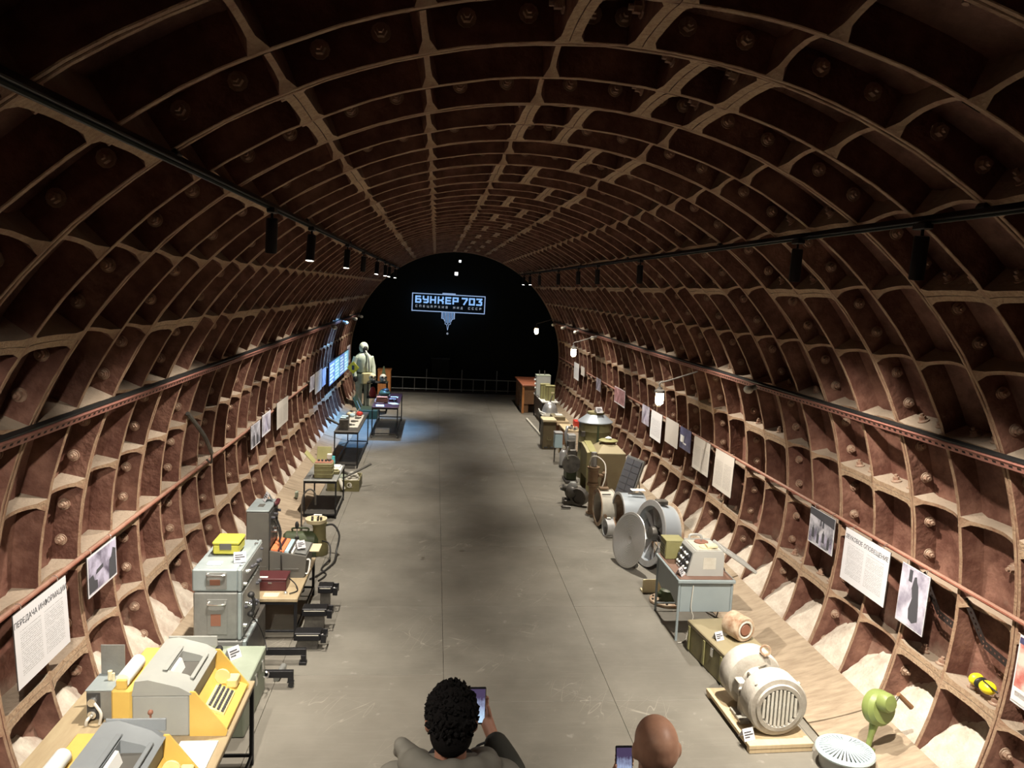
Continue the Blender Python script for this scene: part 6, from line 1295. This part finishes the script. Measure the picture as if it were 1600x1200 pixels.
# ------------------------------------------------------------------ visitors
PZ = 0.15
pf = struct('trim_3', MB().bx(-1.5, 1.3, 2.2, 3.35, 0.001, PZ, .006), 'gunmetal'); pf['label'] = 'low dark step on which the two visitors stand'
def fuse(name, mb, m, parent, voxel, smooth=6, label=None):
    # grow separate volumes together into one continuous skin
    me = mb.mesh(name + '_src', m, smooth=False); o = bpy.data.objects.new('src', me); COL.objects.link(o)
    md = o.modifiers.new('r', 'REMESH'); md.mode = 'VOXEL'; md.voxel_size = voxel; md.use_smooth_shade = True
    if smooth: s_ = o.modifiers.new('s', 'SMOOTH'); s_.factor = 0.5; s_.iterations = smooth
    dg = bpy.context.evaluated_depsgraph_get(); nm = bpy.data.meshes.new_from_object(o.evaluated_get(dg)); nm.name = name
    bpy.data.objects.remove(o)
    nm.materials.clear(); nm.materials.append(MATS[m]); nm.shade_smooth()
    r = link(name, nm, parent)
    if label: r['label'] = label
    return r
def limb(mb, pts, rad, n=14):
    mb.tube(pts, rad, n)
    for p, r_ in zip(pts, rad if isinstance(rad, (list, tuple)) else [rad] * len(pts)): mb.ball(p, r_ * 0.985, 12, 8)
def head_volume(mb, c, s_=1.0, M_=None):
    # c: centre of the skull; the face looks along +y before M_
    mb.M = Matrix.Translation(c) @ (M_ or Matrix.Identity(4)) @ Matrix.Scale(s_, 4)
    mb.ball((0, -0.008, 0.02), (0.080, 0.098, 0.094), 24, 16); mb.ball((0, 0.035, -0.055), (0.058, 0.06, 0.07), 18, 12); mb.ball((0, 0.05, -0.10), (0.035, 0.035, 0.025), 14, 10)
    mb.ball((0, 0.075, 0.025), (0.05, 0.02, 0.025), 14, 8)
    mb.tube([(0, 0.088, 0.01), (0, 0.105, -0.02), (0, 0.108, -0.036)], [0.010, 0.013, 0.015], 10); mb.ball((0, 0.09, -0.068), (0.026, 0.012, 0.010), 12, 8)
    for sx in (-1, 1):
        mb.ball((sx * 0.080, -0.012, -0.012), (0.012, 0.023, 0.034), 12, 10); mb.ball((sx * 0.088, -0.020, -0.008), (0.007, 0.015, 0.028), 10, 8)
    mb.M = None
def hand_volume(mb, wrist, palm, fingers, thumb, pr=(0.042, 0.018, 0.046)):
    limb(mb, [wrist, palm], [0.027, 0.03]); mb.ball(palm, pr, 16, 10)
    for f in fingers: limb(mb, f, [0.0095, 0.0088, 0.0082, 0.007], 10)
    limb(mb, thumb, [0.013, 0.011, 0.009], 10)
def smartphone(label, loc, rot, m_):
    t = thing('smartphone', label, 'phone', loc); t.rotation_euler = rot
    part('body', MB().box((0, 0, 0), (0.074, 0.008, 0.152), 0.004), 'phone_body', t)
    part('screen', MB().bx(-0.033, 0.033, -0.0052, -0.0042, -0.068, 0.068), m_, t); part('camera_bump', MB().box((-0.016, 0.0055, 0.052), (0.03, 0.003, 0.034), .001), 'phone_body', t)
def phone_screen_mat(name, top, bot):
    m = bpy.data.materials.new(name); m.use_nodes = True; N = m.node_tree.nodes; L = m.node_tree.links; p = N['Principled BSDF']
    tc = N.new('ShaderNodeTexCoord'); sp = N.new('ShaderNodeSeparateXYZ'); L.new(tc.outputs['Generated'], sp.inputs[0])
    nz = N.new('ShaderNodeTexNoise'); nz.inputs['Scale'].default_value = 7; L.new(tc.outputs['Generated'], nz.inputs['Vector'])
    ad = N.new('ShaderNodeMath'); ad.operation = 'MULTIPLY_ADD'; ad.inputs[1].default_value = 0.5; L.new(nz.outputs['Fac'], ad.inputs[0]); L.new(sp.outputs[2], ad.inputs[2])
    cr = N.new('ShaderNodeValToRGB'); L.new(ad.outputs[0], cr.inputs[0]); e = cr.color_ramp.elements
    e[0].position = 0.35; e[0].color = (*bot, 1); e[1].position = 1.1 if False else 1.0; e[1].color = (*top, 1); x = cr.color_ramp.elements.new(0.72); x.color = ((top[0] + bot[0]) * .5, (top[1] + bot[1]) * .45, (top[2] + bot[2]) * .5, 1)
    L.new(cr.outputs[0], p.inputs['Emission Color']); p.inputs['Emission Strength'].default_value = 1.0; p.inputs['Base Color'].default_value = (0.02, 0.02, 0.02, 1); p.inputs['Roughness'].default_value = 0.2
    MATS[name] = m
phone_screen_mat('phone_lit', (0.06, 0.04, 0.10), (0.55, 0.75, 0.95))

def legs(mb, hipz, r0, zs):
    for sx in (-1, 1): limb(mb, [(sx * 0.095, 0, hipz), (sx * 0.105, 0.015, hipz * 0.53), (sx * 0.11, 0, zs)], r0)
# man with dark hair in a hooded jacket, arm raised with the phone
t = thing('person', 'person with dark hair in grey hooded jacket filming with raised phone', 'person', (-0.575, 2.84, PZ))
HZ = 1.66      # skull centre over the step
mb = MB(); head_volume(mb, (0, 0.0, HZ), 1.06)
limb(mb, [(0, -0.01, 1.0), (0, -0.02, 1.25), (0, -0.03, 1.42), (0, -0.015, 1.50), (0, -0.005, 1.60)], [0.12, 0.13, 0.11, 0.062, 0.058]); legs(mb, 0.93, [0.085, 0.055, 0.042], 0.06)
Rsh, Rel, Rwr = (0.20, -0.01, 1.40), (0.285, 0.10, 1.27), (0.185, 0.285, 1.415)
limb(mb, [(0.10, -0.02, 1.42), Rsh, Rel, Rwr], [0.06, 0.05, 0.038, 0.027])
Lsh, Lel, Lwr = (-0.20, -0.01, 1.40), (-0.27, 0.03, 1.12), (-0.22, 0.16, 0.92)
limb(mb, [(-0.10, -0.02, 1.42), Lsh, Lel, Lwr], [0.06, 0.05, 0.038, 0.027])
ph = Vector((0.118, 0.335, 1.515))
hand_volume(mb, Rwr, (0.155, 0.352, 1.47), [[(0.165, 0.365, 1.485 + k * 0.02), (0.13, 0.372, 1.49 + k * 0.021), (0.085, 0.362, 1.492 + k * 0.021), (0.078, 0.338, 1.492 + k * 0.021)] for k in range(4)], [(0.172, 0.34, 1.455), (0.172, 0.322, 1.495), (0.162, 0.318, 1.535)], (0.022, 0.03, 0.045))
hand_volume(mb, Lwr, (-0.205, 0.19, 0.86), [[(-0.205 + (k - 1.5) * 0.02, 0.20, 0.835), (-0.205 + (k - 1.5) * 0.021, 0.215, 0.80), (-0.2 + (k - 1.5) * 0.021, 0.215, 0.77), (-0.195 + (k - 1.5) * 0.02, 0.20, 0.75)] for k in range(4)], [(-0.17, 0.19, 0.87), (-0.155, 0.205, 0.84), (-0.155, 0.21, 0.81)], (0.04, 0.018, 0.045))
fuse('body', mb, 'skin_dark', t, 0.0065)
mb = MB(); limb(mb, [(0, -0.01, 0.86), (0, -0.015, 1.05), (0, -0.025, 1.25), (0, -0.03, 1.38)], [0.175, 0.17, 0.175, 0.155], 20)
for sx, a, b, c in ((1, Rsh, Rel, Rwr), (-1, Lsh, Lel, Lwr)):
    w_ = Vector(b).lerp(Vector(c), 0.8); limb(mb, [(sx * 0.08, -0.025, 1.41), a, b, tuple(w_)], [0.115, 0.092, 0.068, 0.05])
fuse('jacket', mb, 'jacket', t, 0.011, 5)
mb = MB()      # hood lying in a thick ruff round the neck, peaks to the left
for k in range(15):
    a = math.radians(150 + k * 17.5); x, y = 0.125 * math.cos(a), 0.115 * math.sin(a) - 0.01; z = 1.475 + 0.035 * math.sin(-a) + (0.02 if k in (2, 3, 4) else 0)
    mb.ball((x * 1.12, y, z), (0.06, 0.058, 0.05 + 0.012 * (k % 2)), 14, 10)
limb(mb, [(-0.13, 0.0, 1.49), (-0.185, 0.02, 1.545), (-0.20, 0.05, 1.50)], [0.05, 0.032, 0.02]); mb.ball((0, -0.16, 1.40), (0.14, 0.06, 0.09), 18, 12)
fuse('hood', mb, 'jacket', t, 0.010, 4)
mb = MB().lathe([(0.072, 1.46), (0.092, 1.47), (0.088, 1.515), (0.074, 1.51)], 26, (0, -0.012, 0), (0, 0, 1), True); part('inner_collar', mb, 'cloth_black', t)
w1, w2 = Vector(Rel).lerp(Vector(Rwr), 0.35), Vector(Rel).lerp(Vector(Rwr), 0.86)
mb = MB(); limb(mb, [tuple(w1), tuple(w1.lerp(w2, 0.5)), tuple(w2)], [0.072, 0.066, 0.054]); fuse('dark_sleeve', mb, 'jacket_dark', t, 0.009, 3)
part('cuff_strap', MB().tube([tuple(w2 + Vector((-0.05, -0.03, 0.03))), tuple(w2 + Vector((-0.085, -0.045, 0.02))), tuple(w2 + Vector((-0.085, -0.045, -0.02))), tuple(w2 + Vector((-0.05, -0.035, -0.03)))], 0.005, 6), 'cloth_black', t)
mb = MB(); limb(mb, [(0, 0, 0.98), (0, 0, 0.88)], [0.15, 0.15], 18); legs(mb, 0.90, [0.11, 0.08, 0.065], 0.10); fuse('trousers', mb, 'trousers', t, 0.012, 4)
for sx in (-1, 1): part('shoe', MB().prism([(-0.10, 0.0), (0.18, 0.0), (0.18, 0.03), (0.08, 0.075), (-0.02, 0.10), (-0.10, 0.095)], 0, sx * 0.11 - 0.045, sx * 0.11 + 0.045), 'rubber', t)
mb = MB(); hr = random.Random(5)
mb.M = Matrix.Translation((0, 0, HZ)) @ Matrix.Scale(1.06, 4)
mb.ball((0, -0.016, 0.032), (0.086, 0.106, 0.105), 26, 18); mb.ball((0, -0.045, -0.03), (0.076, 0.07, 0.08), 20, 12)
for k in range(420):
    th, z = hr.uniform(0, 2 * PI), hr.uniform(-0.75, 1.0)
    rr = math.sqrt(max(0, 1 - z * z)); d = Vector((rr * math.cos(th), rr * math.sin(th), z))
    if d.y > 0.35 and d.z < 0.45: continue
    p = Vector((d.x * 0.084, d.y * 0.104 - 0.016, d.z * 0.103 + 0.030)); 
    if d.z < -0.45 and d.y > -0.2: continue
    tan = Vector((hr.uniform(-1, 1), hr.uniform(-1, 1), hr.uniform(-1, 0.6))); tip = p + d * hr.uniform(0.002, 0.010) + tan * 0.012
    mb.tube([tuple(p - d * 0.006), tuple(p + d * 0.008), tuple(tip)], [0.011, 0.008, 0.002], 5)
mb.M = None; part('hair', mb, 'hair', t, angle=60)
smartphone('lit phone held up beside the dark-haired person', (-0.575 + 0.118, 2.84 + 0.335, PZ + 1.515 + 0.012), (-0.22, 0.03, 0.06), 'phone_lit')
# bald man
t = thing('person', 'bald person in black holding a phone, lower right of centre', 'person', (0.205, 2.80, PZ))
HZ2 = 1.565; mb = MB(); head_volume(mb, (0, 0, HZ2), 1.03)
mb.ball((0, -0.02, HZ2 + 0.0), (0.084, 0.09, 0.085), 20, 14)
limb(mb, [(0, -0.01, 0.95), (0, -0.02, 1.18), (0, -0.03, 1.33), (0, -0.015, 1.41), (0, -0.005, 1.51)], [0.12, 0.13, 0.11, 0.066, 0.062]); legs(mb, 0.88, [0.085, 0.055, 0.042], 0.06)
Lsh, Lel, Lwr = (-0.19, -0.01, 1.31), (-0.25, 0.12, 1.17), (-0.08, 0.28, 1.20); Rsh, Rel, Rwr = (0.19, -0.01, 1.31), (0.25, 0.02, 1.04), (0.22, 0.12, 0.84)
limb(mb, [(-0.1, -0.02, 1.33), Lsh, Lel, Lwr], [0.06, 0.05, 0.038, 0.027]); limb(mb, [(0.1, -0.02, 1.33), Rsh, Rel, Rwr], [0.06, 0.05, 0.038, 0.027])
hand_volume(mb, Lwr, (-0.055, 0.335, 1.235), [[(-0.06, 0.345, 1.25 + k * 0.02), (-0.04, 0.355, 1.255 + k * 0.021), (0.0, 0.35, 1.258 + k * 0.021), (0.012, 0.328, 1.258 + k * 0.021)] for k in range(4)], [(-0.075, 0.32, 1.225), (-0.078, 0.305, 1.262), (-0.07, 0.30, 1.295)], (0.022, 0.03, 0.045))
hand_volume(mb, Rwr, (0.215, 0.14, 0.78), [[(0.215 + (k - 1.5) * 0.02, 0.15, 0.755), (0.215 + (k - 1.5) * 0.021, 0.165, 0.72), (0.21 + (k - 1.5) * 0.021, 0.165, 0.69), (0.205 + (k - 1.5) * 0.02, 0.15, 0.67)] for k in range(4)], [(0.18, 0.14, 0.79), (0.165, 0.155, 0.76), (0.165, 0.16, 0.73)], (0.04, 0.018, 0.045))
fuse('body', mb, 'skin', t, 0.0065, 8)
mb = MB(); limb(mb, [(0, -0.01, 0.84), (0, -0.015, 1.0), (0, -0.025, 1.18), (0, -0.03, 1.30)], [0.165, 0.16, 0.165, 0.145], 20)
for sx, a, b, c in ((1, Rsh, Rel, Rwr), (-1, Lsh, Lel, Lwr)):
    w_ = Vector(b).lerp(Vector(c), 0.85); limb(mb, [(sx * 0.08, -0.025, 1.32), a, b, tuple(w_)], [0.105, 0.085, 0.06, 0.045])
fuse('jacket', mb, 'cloth_black', t, 0.011, 5)
part('collar', MB().lathe([(0.075, 1.37), (0.096, 1.375), (0.088, 1.42), (0.078, 1.415)], 26, (0, -0.012, 0), (0, 0, 1), True), 'cloth_black', t)
mb = MB(); limb(mb, [(0, 0, 0.93), (0, 0, 0.84)], [0.145, 0.145], 18); legs(mb, 0.86, [0.11, 0.08, 0.065], 0.10); fuse('trousers', mb, 'trousers', t, 0.012, 4)
for sx in (-1, 1): part('shoe', MB().prism([(-0.10, 0.0), (0.18, 0.0), (0.18, 0.03), (0.08, 0.075), (-0.02, 0.10), (-0.10, 0.095)], 0, sx * 0.11 - 0.045, sx * 0.11 + 0.045), 'rubber', t)
smartphone('lit phone held up to the left of the bald person', (0.205 - 0.032, 2.80 + 0.315, PZ + 1.29), (-0.25, 0.0, 0.0), 'phone_lit')
